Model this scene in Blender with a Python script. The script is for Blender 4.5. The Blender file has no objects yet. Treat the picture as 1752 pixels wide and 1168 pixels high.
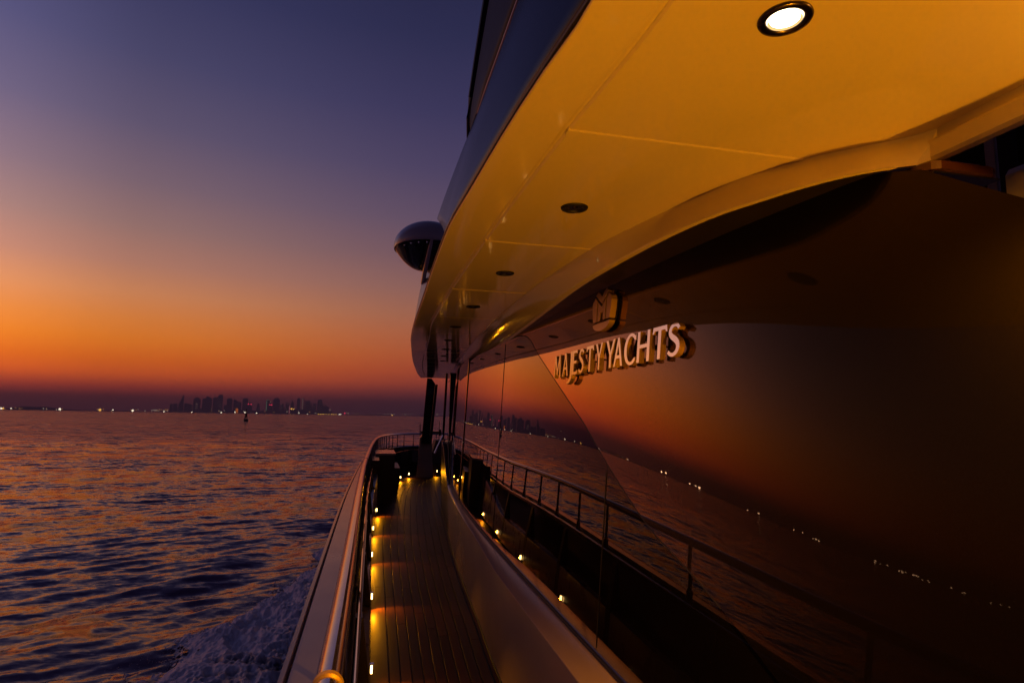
import bpy, bmesh, math, random
import numpy as np
from mathutils import Matrix, Vector
R = math.radians
rng = random.Random(7)
sc = bpy.context.scene
COL = sc.collection

# ------------------------------------------------------------------ camera
# Frame: X to starboard, Y towards the bow, Z up, side deck at z = 0, sea at z = -2.6
SEA = -2.6
F, CX, CY, ZC = 1022.0, 876.0, 584.0, 1.65
ROLL = R(0.88); PITCH = math.atan2(129, F); YAW = math.atan2(236, F / math.cos(PITCH))
fw0 = Vector((math.sin(YAW), math.cos(YAW), 0)); rt0 = Vector((math.cos(YAW), -math.sin(YAW), 0)); up0 = Vector((0, 0, 1))
fw = fw0 * math.cos(PITCH) + up0 * math.sin(PITCH); up1 = up0 * math.cos(PITCH) - fw0 * math.sin(PITCH)
rt = rt0 * math.cos(ROLL) + up1 * math.sin(ROLL); upv = up1 * math.cos(ROLL) - rt0 * math.sin(ROLL)
cam_d = bpy.data.cameras.new('camera'); cam = bpy.data.objects.new('camera', cam_d); COL.objects.link(cam)
m = Matrix((rt, upv, -fw)).transposed().to_4x4(); m.translation = Vector((0, 0, ZC)); cam.matrix_world = m
cam_d.sensor_width = 36; cam_d.lens = F / 1752 * 36; cam_d.clip_start = 0.05; cam_d.clip_end = 60000
sc.camera = cam

# ------------------------------------------------------------------ sky (dusk)
def lin(c):
    return tuple(((v / 255) / 12.92 if v / 255 <= 0.04045 else ((v / 255 + 0.055) / 1.055) ** 2.4) for v in c)
world = bpy.data.worlds.new('World'); sc.world = world; world.use_nodes = True
wn = world.node_tree.nodes; wl = world.node_tree.links; wn.clear()
def N(nodes, t, **k):
    n = nodes.new(t)
    for a, b in k.items(): setattr(n, a, b)
    return n
tc = N(wn, 'ShaderNodeTexCoord'); sep = N(wn, 'ShaderNodeSeparateXYZ'); wl.new(tc.outputs['Generated'], sep.inputs[0])
asn = N(wn, 'ShaderNodeMath', operation='ARCSINE'); wl.new(sep.outputs[2], asn.inputs[0])
el = N(wn, 'ShaderNodeMath', operation='DIVIDE', use_clamp=True); wl.new(asn.outputs[0], el.inputs[0]); el.inputs[1].default_value = math.pi / 2
def ramp(stops):
    r = N(wn, 'ShaderNodeValToRGB'); r.color_ramp.interpolation = 'LINEAR'; e = r.color_ramp.elements
    e[0].position = 0; e[0].color = (*lin(stops[0][1]), 1); e[1].position = 1; e[1].color = (*lin(stops[-1][1]), 1)
    for d, c in stops[1:-1]:
        q = e.new(d / 90); q.color = (*lin(c), 1)
    wl.new(el.outputs[0], r.inputs[0]); return r
sunset = ramp([(0, (108, 50, 58)), (0.9, (124, 54, 54)), (1.9, (204, 75, 50)), (3.0, (255, 108, 36)), (4.2, (255, 120, 26)), (5.8, (254, 138, 38)), (7.5, (242, 142, 64)), (9.5, (224, 144, 94)), (12, (190, 131, 110)), (15, (158, 120, 115)), (18.5, (129, 105, 117)), (23, (99, 88, 115)), (28, (76, 73, 108)), (34, (56, 57, 95)), (42, (44, 47, 84)), (60, (26, 29, 60)), (90, (18, 21, 48))])
side = ramp([(0, (90, 46, 58)), (0.9, (98, 49, 56)), (1.9, (142, 61, 56)), (3.0, (186, 78, 54)), (4.2, (200, 88, 52)), (5.8, (198, 98, 58)), (7.5, (190, 106, 72)), (9.5, (174, 110, 86)), (12, (150, 104, 97)), (15, (124, 92, 101)), (18.5, (101, 82, 104)), (23, (79, 69, 101)), (28, (61, 57, 93)), (34, (45, 46, 80)), (42, (32, 34, 65)), (60, (20, 23, 50)), (90, (14, 17, 42))])
far = ramp([(0, (40, 32, 48)), (3, (52, 38, 54)), (8, (64, 46, 64)), (14, (60, 46, 72)), (22, (46, 40, 68)), (34, (32, 32, 60)), (50, (22, 25, 50)), (90, (14, 17, 40))])
SUN_AZ = -28  # degrees to port of the bow: where the sun went down
sx, sy = math.sin(R(SUN_AZ)), math.cos(R(SUN_AZ))
cxy = N(wn, 'ShaderNodeCombineXYZ'); wl.new(sep.outputs[0], cxy.inputs[0]); wl.new(sep.outputs[1], cxy.inputs[1])
nrm = N(wn, 'ShaderNodeVectorMath', operation='NORMALIZE'); wl.new(cxy.outputs[0], nrm.inputs[0])
dot = N(wn, 'ShaderNodeVectorMath', operation='DOT_PRODUCT'); wl.new(nrm.outputs[0], dot.inputs[0]); dot.inputs[1].default_value = (sx, sy, 0)
ang = N(wn, 'ShaderNodeMath', operation='ARCCOSINE'); wl.new(dot.outputs['Value'], ang.inputs[0])
def mapr(a, b):
    r = N(wn, 'ShaderNodeMapRange', interpolation_type='SMOOTHSTEP'); wl.new(ang.outputs[0], r.inputs['Value'])
    r.inputs['From Min'].default_value = R(a); r.inputs['From Max'].default_value = R(b); return r
m1 = mapr(2, 36); m2 = mapr(24, 110)
mx1 = N(wn, 'ShaderNodeMix', data_type='RGBA'); mx2 = N(wn, 'ShaderNodeMix', data_type='RGBA')
wl.new(m1.outputs[0], mx1.inputs['Factor']); wl.new(sunset.outputs[0], mx1.inputs['A']); wl.new(side.outputs[0], mx1.inputs['B'])
wl.new(m2.outputs[0], mx2.inputs['Factor']); wl.new(mx1.outputs['Result'], mx2.inputs['A']); wl.new(far.outputs[0], mx2.inputs['B'])
# the afterglow core, a little farther to port than the left edge of the frame
dot2 = N(wn, 'ShaderNodeVectorMath', operation='DOT_PRODUCT'); wl.new(nrm.outputs[0], dot2.inputs[0]); dot2.inputs[1].default_value = (math.sin(R(-36)), math.cos(R(-36)), 0)
ang2 = N(wn, 'ShaderNodeMath', operation='ARCCOSINE'); wl.new(dot2.outputs['Value'], ang2.inputs[0])
core = N(wn, 'ShaderNodeMapRange', interpolation_type='SMOOTHSTEP'); wl.new(ang2.outputs[0], core.inputs['Value'])
core.inputs['From Min'].default_value = 0; core.inputs['From Max'].default_value = R(17); core.inputs['To Min'].default_value = 1.65; core.inputs['To Max'].default_value = 1.0
bg = N(wn, 'ShaderNodeBackground'); wl.new(core.outputs[0], bg.inputs['Strength']); wl.new(mx2.outputs['Result'], bg.inputs['Color'])
wo = N(wn, 'ShaderNodeOutputWorld'); wl.new(bg.outputs[0], wo.inputs[0])

sc.view_settings.view_transform = 'Standard'; sc.view_settings.look = 'None'; sc.view_settings.gamma = 1
sc.view_settings.use_curve_mapping = False; sc.view_settings.exposure = 0.0
sc.render.engine = 'CYCLES'
sc.cycles.max_bounces = 7; sc.cycles.diffuse_bounces = 4; sc.cycles.glossy_bounces = 4
sc.cycles.volume_bounces = 0; sc.cycles.caustics_reflective = False
sc.cycles.sample_clamp_indirect = 3.0; sc.cycles.use_denoising = True

# ------------------------------------------------------------------ light levels (lamps themselves are built with their fittings)
WARM = (1.0, 0.345, 0.002)
LIT_DOWNLIGHT_W = 170.0
FILL_UPLIGHT_W = 235.0
BEAM_LAMP_W = 2.6
DECK_LAMP_W = 4.5

# ------------------------------------------------------------------ materials
def mat(name, base, rough=0.5, metal=0.0, ior=1.5, coat=0.0, coat_rough=0.03, spec_tint=None, spec=None, bump=None, var=None, emit=None):
    """bump = (scale, strength, distance); var = (scale, amount) slow mottling of the base colour"""
    mt = bpy.data.materials.new(name); mt.use_nodes = True
    n = mt.node_tree.nodes; l = mt.node_tree.links; b = n['Principled BSDF']
    b.inputs['Base Color'].default_value = (*base, 1); b.inputs['Roughness'].default_value = rough
    b.inputs['Metallic'].default_value = metal; b.inputs['IOR'].default_value = ior
    b.inputs['Coat Weight'].default_value = coat; b.inputs['Coat Roughness'].default_value = coat_rough
    if spec_tint: b.inputs['Specular Tint'].default_value = (*spec_tint, 1)
    if spec is not None: b.inputs['Specular IOR Level'].default_value = spec
    if emit: b.inputs['Emission Color'].default_value = (*emit[0], 1); b.inputs['Emission Strength'].default_value = emit[1]
    co = n.new('ShaderNodeTexCoord')
    if var:
        t = n.new('ShaderNodeTexNoise'); t.inputs['Scale'].default_value = var[0]; t.inputs['Detail'].default_value = 5
        l.new(co.outputs['Object'], t.inputs['Vector'])
        mp = n.new('ShaderNodeMapRange'); mp.inputs['To Min'].default_value = 1 - var[1]; mp.inputs['To Max'].default_value = 1 + var[1]
        l.new(t.outputs['Fac'], mp.inputs['Value'])
        h = n.new('ShaderNodeHueSaturation'); h.inputs['Color'].default_value = (*base, 1); l.new(mp.outputs[0], h.inputs['Value'])
        l.new(h.outputs[0], b.inputs['Base Color'])
        m3 = n.new('ShaderNodeMapRange'); m3.inputs['To Min'].default_value = rough * 0.75; m3.inputs['To Max'].default_value = min(1, rough * 1.3)
        l.new(t.outputs['Fac'], m3.inputs['Value']); l.new(m3.outputs[0], b.inputs['Roughness'])
    if bump:
        t = n.new('ShaderNodeTexNoise'); t.inputs['Scale'].default_value = bump[0]; t.inputs['Detail'].default_value = 4
        l.new(co.outputs['Object'], t.inputs['Vector'])
        bp = n.new('ShaderNodeBump'); bp.inputs['Strength'].default_value = bump[1]; bp.inputs['Distance'].default_value = bump[2]
        l.new(t.outputs['Fac'], bp.inputs['Height']); l.new(bp.outputs[0], b.inputs['Normal'])
        if coat: l.new(bp.outputs[0], b.inputs['Coat Normal'])
    return mt
def emitter(name, col, s, sample=True):
    mt = mat(name, (0.02, 0.02, 0.02), 0.4, emit=(col, s))
    if not sample: mt.cycles.emission_sampling = 'NONE'
    return mt
M_CEIL = mat('cream gelcoat', (0.69, 0.59, 0.36), 0.07, ior=1.5, bump=(1.4, 0.06, 0.02), var=(3, 0.04))
M_GEL = mat('white gelcoat', (0.50, 0.38, 0.35), 0.15, ior=1.5, bump=(2.2, 0.08, 0.01), var=(4, 0.04))
M_NAVY = mat('slate topside paint', (0.014, 0.011, 0.021), 0.22, spec=0.24, bump=(1.5, 0.04, 0.01), var=(2, 0.05))
M_POD = mat('grey pod paint', (0.40, 0.35, 0.38), 0.25, coat=0.6, coat_rough=0.06, var=(3, 0.06))
M_BLACK = mat('black gloss', (0.006, 0.006, 0.007), 0.08, ior=1.5, bump=(3, 0.05, 0.01))
M_DARK = mat('dark anthracite', (0.016, 0.013, 0.012), 0.35, var=(8, 0.2))
M_RUBBER = mat('black caulking', (0.008, 0.008, 0.008), 0.55)
M_STEEL = mat('polished steel', (0.74, 0.71, 0.70), 0.13, metal=1.0, bump=(60, 0.03, 0.002), var=(25, 0.08))
M_DKSTEEL = mat('dark bronze steel', (0.12, 0.10, 0.09), 0.25, metal=1.0, var=(20, 0.1))
M_BRASS = mat('gilded return', (0.62, 0.42, 0.12), 0.5, metal=0.6, var=(30, 0.08))
M_LETTER = mat('mirror letter face', (0.92, 0.84, 0.78), 0.03, metal=1.0)
M_EMBLEM = mat('satin bronze face', (0.62, 0.42, 0.30), 0.30, metal=1.0, var=(30, 0.06))
M_WOOD = mat('varnished teak', (0.13, 0.045, 0.018), 0.25, coat=0.3, bump=(30, 0.15, 0.002), var=(14, 0.25))
M_GLASS = mat('bronze mirror glass', (0.004, 0.003, 0.003), 0.0, ior=1.6, spec_tint=(1.0, 0.78, 0.66), bump=(1.1, 0.022, 0.01))
def sheen(mt, gain, top, tint, bump):
    """adds the steep rise of reflectance towards grazing angles of an anti-glare coating"""
    n = mt.node_tree.nodes; l = mt.node_tree.links; b = n['Principled BSDF']; out = n['Material Output']
    lw = n.new('ShaderNodeLayerWeight'); lw.inputs['Blend'].default_value = 0.5
    p = n.new('ShaderNodeMath'); p.operation = 'POWER'; l.new(lw.outputs['Facing'], p.inputs[0]); p.inputs[1].default_value = 5.3
    q = n.new('ShaderNodeMath'); q.operation = 'MULTIPLY'; l.new(p.outputs[0], q.inputs[0]); q.inputs[1].default_value = gain
    a = n.new('ShaderNodeMath'); a.operation = 'ADD'; l.new(q.outputs[0], a.inputs[0]); a.inputs[1].default_value = .005
    c = n.new('ShaderNodeMath'); c.operation = 'MINIMUM'; l.new(a.outputs[0], c.inputs[0]); c.inputs[1].default_value = top
    g = n.new('ShaderNodeBsdfGlossy'); g.inputs['Roughness'].default_value = 0.0; g.inputs['Color'].default_value = (*tint, 1)
    co = n.new('ShaderNodeTexCoord'); t = n.new('ShaderNodeTexNoise'); t.inputs['Scale'].default_value = bump[0]; l.new(co.outputs['Object'], t.inputs['Vector'])
    bp = n.new('ShaderNodeBump'); bp.inputs['Strength'].default_value = bump[1]; bp.inputs['Distance'].default_value = 0.01; l.new(t.outputs['Fac'], bp.inputs['Height']); l.new(bp.outputs[0], g.inputs['Normal'])
    m_ = n.new('ShaderNodeMixShader'); l.new(c.outputs[0], m_.inputs[0]); l.new(b.outputs[0], m_.inputs[1]); l.new(g.outputs[0], m_.inputs[2]); l.new(m_.outputs[0], out.inputs['Surface'])
sheen(M_GLASS, 2.7, .80, (1.0, .86, .80), (1.1, .022)); M_GLASS.node_tree.nodes['Principled BSDF'].inputs['Specular IOR Level'].default_value = 0.0
M_LENS_OFF = mat('unlit lens', (0.01, 0.01, 0.01), 0.1)
M_LENS_ON = emitter('lit lens', (1.0, 0.78, 0.48), 26)
M_REFL = emitter('lit reflector ring', (1.0, .62, .22), 1.1)
M_DECKLENS = emitter('deck lamp lens', (1.0, 0.66, 0.20), 10)

def panel_material():
    mt = bpy.data.materials.new('bronze metallic panel'); mt.use_nodes = True
    n = mt.node_tree.nodes; l = mt.node_tree.links; b = n['Principled BSDF']
    b.inputs['Base Color'].default_value = (0.016, 0.012, 0.004, 1); b.inputs['Metallic'].default_value = 1.0; b.inputs['Roughness'].default_value = 0.36
    b.inputs['Specular IOR Level'].default_value = 0.0
    co = n.new('ShaderNodeTexCoord')
    fl = n.new('ShaderNodeTexVoronoi'); fl.inputs['Scale'].default_value = 900; l.new(co.outputs['Object'], fl.inputs['Vector'])
    mix = n.new('ShaderNodeVectorMath'); mix.operation = 'MULTIPLY_ADD'
    sb = n.new('ShaderNodeVectorMath'); sb.operation = 'SUBTRACT'; l.new(fl.outputs['Color'], sb.inputs[0]); sb.inputs[1].default_value = (.5, .5, .5)
    ge = n.new('ShaderNodeNewGeometry')
    l.new(sb.outputs[0], mix.inputs[0]); mix.inputs[1].default_value = (.10, .10, .10); l.new(ge.outputs['Normal'], mix.inputs[2])
    nz = n.new('ShaderNodeVectorMath'); nz.operation = 'NORMALIZE'; l.new(mix.outputs[0], nz.inputs[0]); l.new(nz.outputs[0], b.inputs['Normal'])
    return mt
M_PANEL = panel_material(); sheen(M_PANEL, 5.2, .80, (1.0, .64, .55), (1.2, .03))

def teak_material():
    mt = bpy.data.materials.new('oiled teak planks'); mt.use_nodes = True
    n = mt.node_tree.nodes; l = mt.node_tree.links; b = n['Principled BSDF']
    co = n.new('ShaderNodeTexCoord'); mp = n.new('ShaderNodeMapping'); mp.inputs['Scale'].default_value = (60, 2.2, 20); l.new(co.outputs['Object'], mp.inputs['Vector'])
    t = n.new('ShaderNodeTexNoise'); t.inputs['Scale'].default_value = 1.0; t.inputs['Detail'].default_value = 6; t.inputs['Distortion'].default_value = 0.6; l.new(mp.outputs[0], t.inputs['Vector'])
    oi = n.new('ShaderNodeObjectInfo')
    r = n.new('ShaderNodeValToRGB'); e = r.color_ramp.elements
    e[0].position = 0.25; e[0].color = (0.055, 0.017, 0.004, 1); e[1].position = 0.8; e[1].color = (0.14, 0.050, 0.013, 1); l.new(t.outputs['Fac'], r.inputs[0])
    h = n.new('ShaderNodeHueSaturation'); l.new(r.outputs[0], h.inputs['Color'])
    mr = n.new('ShaderNodeMapRange'); mr.inputs['To Min'].default_value = 0.7; mr.inputs['To Max'].default_value = 1.3; l.new(oi.outputs['Random'], mr.inputs['Value']); l.new(mr.outputs[0], h.inputs['Value'])
    l.new(h.outputs[0], b.inputs['Base Color'])
    m2 = n.new('ShaderNodeMapRange'); m2.inputs['To Min'].default_value = 0.34; m2.inputs['To Max'].default_value = 0.6; b.inputs['Specular IOR Level'].default_value = 0.14; l.new(t.outputs['Fac'], m2.inputs['Value']); l.new(m2.outputs[0], b.inputs['Roughness'])
    bp = n.new('ShaderNodeBump'); bp.inputs['Strength'].default_value = 0.25; bp.inputs['Distance'].default_value = 0.002; l.new(t.outputs['Fac'], bp.inputs['Height']); l.new(bp.outputs[0], b.inputs['Normal'])
    return mt
M_TEAK = teak_material()

# ------------------------------------------------------------------ helpers
def link(o, parent=None):
    COL.objects.link(o)
    if parent is not None: o.parent = parent
    return o
def tag(o, label=None, cat=None, group=None, kind=None):
    if label: o['label'] = label
    if cat: o['category'] = cat
    if group: o['group'] = group
    if kind: o['kind'] = kind
    return o
def empty(name, loc=(0, 0, 0)):
    o = bpy.data.objects.new(name, None); o.location = loc; o.empty_display_size = 0.2; COL.objects.link(o); return o
def make(name, verts, faces, material, parent=None, smooth=True, angle=35, origin=None):
    me = bpy.data.meshes.new(name)
    if origin is not None:
        ox, oy, oz = origin; verts = [(v[0] - ox, v[1] - oy, v[2] - oz) for v in verts]
    me.from_pydata([tuple(v) for v in verts], [], faces)
    bm = bmesh.new(); bm.from_mesh(me); bmesh.ops.remove_doubles(bm, verts=bm.verts, dist=1e-6)
    bmesh.ops.recalc_face_normals(bm, faces=bm.faces); bm.to_mesh(me); bm.free()
    me.materials.append(material)
    if smooth:
        me.shade_smooth(); me.set_sharp_from_angle(angle=R(angle))
    o = bpy.data.objects.new(name, me)
    if origin is not None: o.location = origin
    return link(o, parent)
class MB:
    def __init__(s): s.v = []; s.f = []
    def add(s, v, f):
        k = len(s.v); s.v += [tuple(p) for p in v]; s.f += [tuple(i + k for i in q) for q in f]
    def box(s, x0, x1, y0, y1, z0, z1):
        s.add([(x0, y0, z0), (x1, y0, z0), (x1, y1, z0), (x0, y1, z0), (x0, y0, z1), (x1, y0, z1), (x1, y1, z1), (x0, y1, z1)],
              [(0, 3, 2, 1), (4, 5, 6, 7), (0, 1, 5, 4), (1, 2, 6, 5), (2, 3, 7, 6), (3, 0, 4, 7)])
    def tube(s, pts, r, n=14, caps=True):
        pts = [Vector(p) for p in pts]; rs = r if isinstance(r, (list, tuple)) else [r] * len(pts); rings = []
        for i, p in enumerate(pts):
            d = (pts[min(i + 1, len(pts) - 1)] - pts[max(i - 1, 0)]).normalized()
            a = Vector((0, 0, 1)) if abs(d.z) < 0.9 else Vector((1, 0, 0))
            u = d.cross(a).normalized(); w = u.cross(d)
            rings.append([p + (u * math.cos(2 * math.pi * k / n) + w * math.sin(2 * math.pi * k / n)) * rs[i] for k in range(n)])
        v = [q for ring in rings for q in ring]
        f = [(i * n + k, i * n + (k + 1) % n, (i + 1) * n + (k + 1) % n, (i + 1) * n + k) for i in range(len(pts) - 1) for k in range(n)]
        if caps: f += [tuple(range(n - 1, -1, -1)), tuple((len(pts) - 1) * n + k for k in range(n))]
        s.add(v, f)
    def lathe(s, prof, c=(0, 0, 0), n=40):
        v = []; f = []
        for r_, z in prof:
            v += [(c[0] + r_ * math.cos(2 * math.pi * k / n), c[1] + r_ * math.sin(2 * math.pi * k / n), c[2] + z) for k in range(n)]
        for i in range(len(prof) - 1):
            f += [(i * n + k, i * n + (k + 1) % n, (i + 1) * n + (k + 1) % n, (i + 1) * n + k) for k in range(n)]
        s.add(v, f)
    def prism(s, poly, y0, y1):
        """polygon in XZ swept along Y"""
        n = len(poly); v = [(p[0], y0, p[1]) for p in poly] + [(p[0], y1, p[1]) for p in poly]
        s.add(v, [tuple(range(n)), tuple(range(2 * n - 1, n - 1, -1))] + [(i, (i + 1) % n, n + (i + 1) % n, n + i) for i in range(n)])
    def build(s, name, material, parent=None, **k): return make(name, s.v, s.f, material, parent, **k)
def pchip(pts):
    xs = [p[0] for p in pts]; ys = [p[1] for p in pts]; n = len(xs)
    h = [xs[i + 1] - xs[i] for i in range(n - 1)]; d = [(ys[i + 1] - ys[i]) / h[i] for i in range(n - 1)]
    mm = [d[0]] + [0.0] * (n - 2) + [d[-1]]
    for i in range(1, n - 1):
        if d[i - 1] * d[i] > 0:
            w1, w2 = 2 * h[i] + h[i - 1], h[i] + 2 * h[i - 1]; mm[i] = (w1 + w2) / (w1 / d[i - 1] + w2 / d[i])
    def f(x):
        if x <= xs[0]: return ys[0]
        if x >= xs[-1]: return ys[-1]
        i = max(k for k in range(n - 1) if xs[k] <= x); t = (x - xs[i]) / h[i]
        return (2*t**3 - 3*t*t + 1) * ys[i] + (t**3 - 2*t*t + t) * h[i] * mm[i] + (-2*t**3 + 3*t*t) * ys[i+1] + (t**3 - t*t) * h[i] * mm[i+1]
    return f
def ss(t): t = min(max(t, 0.0), 1.0); return t * t * (3 - 2 * t)
def frange(a, b, st):
    n = max(1, int(round((b - a) / st))); return [a + (b - a) * i / n for i in range(n + 1)]
def loft(rows):
    n = len(rows[0]); v = [p for r_ in rows for p in r_]
    return v, [(i * n + k, i * n + k + 1, (i + 1) * n + k + 1, (i + 1) * n + k) for i in range(len(rows) - 1) for k in range(n - 1)]
def solid(rows):
    """closed profile lofted along its rows, ends capped"""
    n = len(rows[0]); v = [p for r_ in rows for p in r_]
    f = [(i * n + k, i * n + (k + 1) % n, (i + 1) * n + (k + 1) % n, (i + 1) * n + k) for i in range(len(rows) - 1) for k in range(n)]
    return v, f + [tuple(range(n)), tuple((len(rows) - 1) * n + k for k in range(n - 1, -1, -1))]

# ------------------------------------------------------------------ the shape of the boat, as curves along Y
zs = lambda Y: 2.35 + 0.3 * ss((Y - 3.5) / 13)                     # soffit height
Xo = pchip([(-4, .36), (.88, .332), (1.07, .312), (1.34, .29), (1.73, .268), (2.21, .245), (2.81, .25), (3.44, .262), (4.53, .28), (5.5, .313), (7.3, .423), (9.5, .58), (12, .787), (14.4, 1.0), (16.1, 1.2)])
Xf = pchip([(-4, .47), (.85, .456), (1.35, .431), (2.33, .405), (3.25, .394), (4.34, .40), (5.68, .484), (7.5, .60), (9.5, .74), (12.5, .98), (15.7, 1.283), (16.1, 1.31)])
Xu = pchip([(1.06, 1.30), (1.14, 1.262), (1.214, 1.196), (1.31, 1.109), (1.513, 1.005), (1.916, .914), (2.333, .852), (3.22, .820), (3.92, .832), (5.1, .882), (7.8, 1.106), (10, 1.32), (13, 1.62), (16.23, 1.972)])
Xl = pchip([(1.06, 1.27), (1.105, 1.195), (1.14, 1.143), (1.233, 1.067), (1.38, 1.002), (1.57, .94), (1.9, .902), (2.44, .885), (3.1, .916), (4.25, .99), (5.9, 1.075), (8.0, 1.223), (11, 1.48), (14.85, 1.835), (16.23, 1.95)])
Cx = pchip([(-4, .83), (2, .84), (3.9, .851), (4.93, .898), (6.14, .945), (7.6, 1.028), (9, 1.125), (11.7, 1.312), (14.6, 1.53), (17.2, 1.80), (19, 1.98)])
Lx = pchip([(-4, .05), (7.5, .05), (9, .07), (10.3, .12), (11.7, .21), (12.7, .28), (14.7, .53), (15.7, .70), (16.5, .95), (17.1, 1.3), (17.3, 1.75)])
XB = lambda Y: .95 + (0 if Y < 4.2 else .0088 * (Y - 4.2) ** 2)
def SX(Y, z):
    u = z - .68
    # extra hollow towards the after end
    bulge = max(0.0, z - 1.35) ** 2 * .075 / (1 + math.exp((Y - 1.0) / .3))
    return bulge + XB(Y) + u * (.055 + .049 / (1 + math.exp((Y - 2.217) / .379))) + u * u * (-.002 + .034 / (1 + math.exp(min(60, (Y - 1.386) / .25))))
def Snorm(Y, z):
    e = 1e-3; return Vector((-1, (SX(Y + e, z) - SX(Y - e, z)) / (2 * e), (SX(Y, z + e) - SX(Y, z - e)) / (2 * e))).normalized()
lift = lambda Y: .55 * ss((Y - 8.2) / 2.7)
zA = lambda Y: .65 + lift(Y); zB = lambda Y: .68 + lift(Y)
RAIL = [(-.07, -4), (-.066, 1.36), (-.065, 1.8), (-.066, 2.5), (-.072, 4.24), (-.072, 6.5), (-.055, 8.2), (-.03, 9.7), (.02, 12), (.10, 14.3), (.2, 15.6), (.36, 16.7), (.6, 17.6), (.95, 18.2), (1.4, 18.45), (2.0, 18.55), (3.2, 18.6)]
def smooth_path(pts, st=0.25):
    P = [Vector((p[0], p[1], 0)) for p in pts]; out = []
    for i in range(len(P) - 1):
        a, b, c, d = P[max(i - 1, 0)], P[i], P[i + 1], P[min(i + 2, len(P) - 1)]
        n = max(2, int((c - b).length / st))
        m1_ = (c - a) * ((c - b).length / max(1e-6, (c - a).length)); m2_ = (d - b) * ((c - b).length / max(1e-6, (d - b).length))
        for k in range(n):
            t = k / n; out.append((2*t**3 - 3*t*t + 1) * b + (t**3 - 2*t*t + t) * m1_ + (-2*t**3 + 3*t*t) * c + (t**3 - t*t) * m2_)
    return out + [P[-1]]
RP = smooth_path(RAIL)
def rail_at(s):
    for i in range(len(RP) - 1):
        l_ = (RP[i + 1] - RP[i]).length
        if s <= l_: return RP[i].lerp(RP[i + 1], s / l_), (RP[i + 1] - RP[i]).normalized()
        s -= l_
    return RP[-1], (RP[-1] - RP[-2]).normalized()
RLEN = sum((RP[i + 1] - RP[i]).length for i in range(len(RP) - 1))
def offset_rows(profile, y_from=-99):
    """profile = list of (outboard offset, z): outboard is to the left of the rail path"""
    rows = []
    for i, p in enumerate(RP):
        if p.y < y_from: continue
        d = (RP[min(i + 1, len(RP) - 1)] - RP[max(i - 1, 0)]).normalized(); nn = Vector((-d.y, d.x, 0))
        rows.append([p + nn * o_ + Vector((0, 0, z)) for o_, z in profile])
    return rows

yacht = empty('motor_yacht', (0.4, 6, -0.2))
tag(yacht, 'motor yacht under way at dusk, teak side deck and cream overhang filling the right', 'yacht')
yacht.location = (0, 0, 0)

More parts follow.
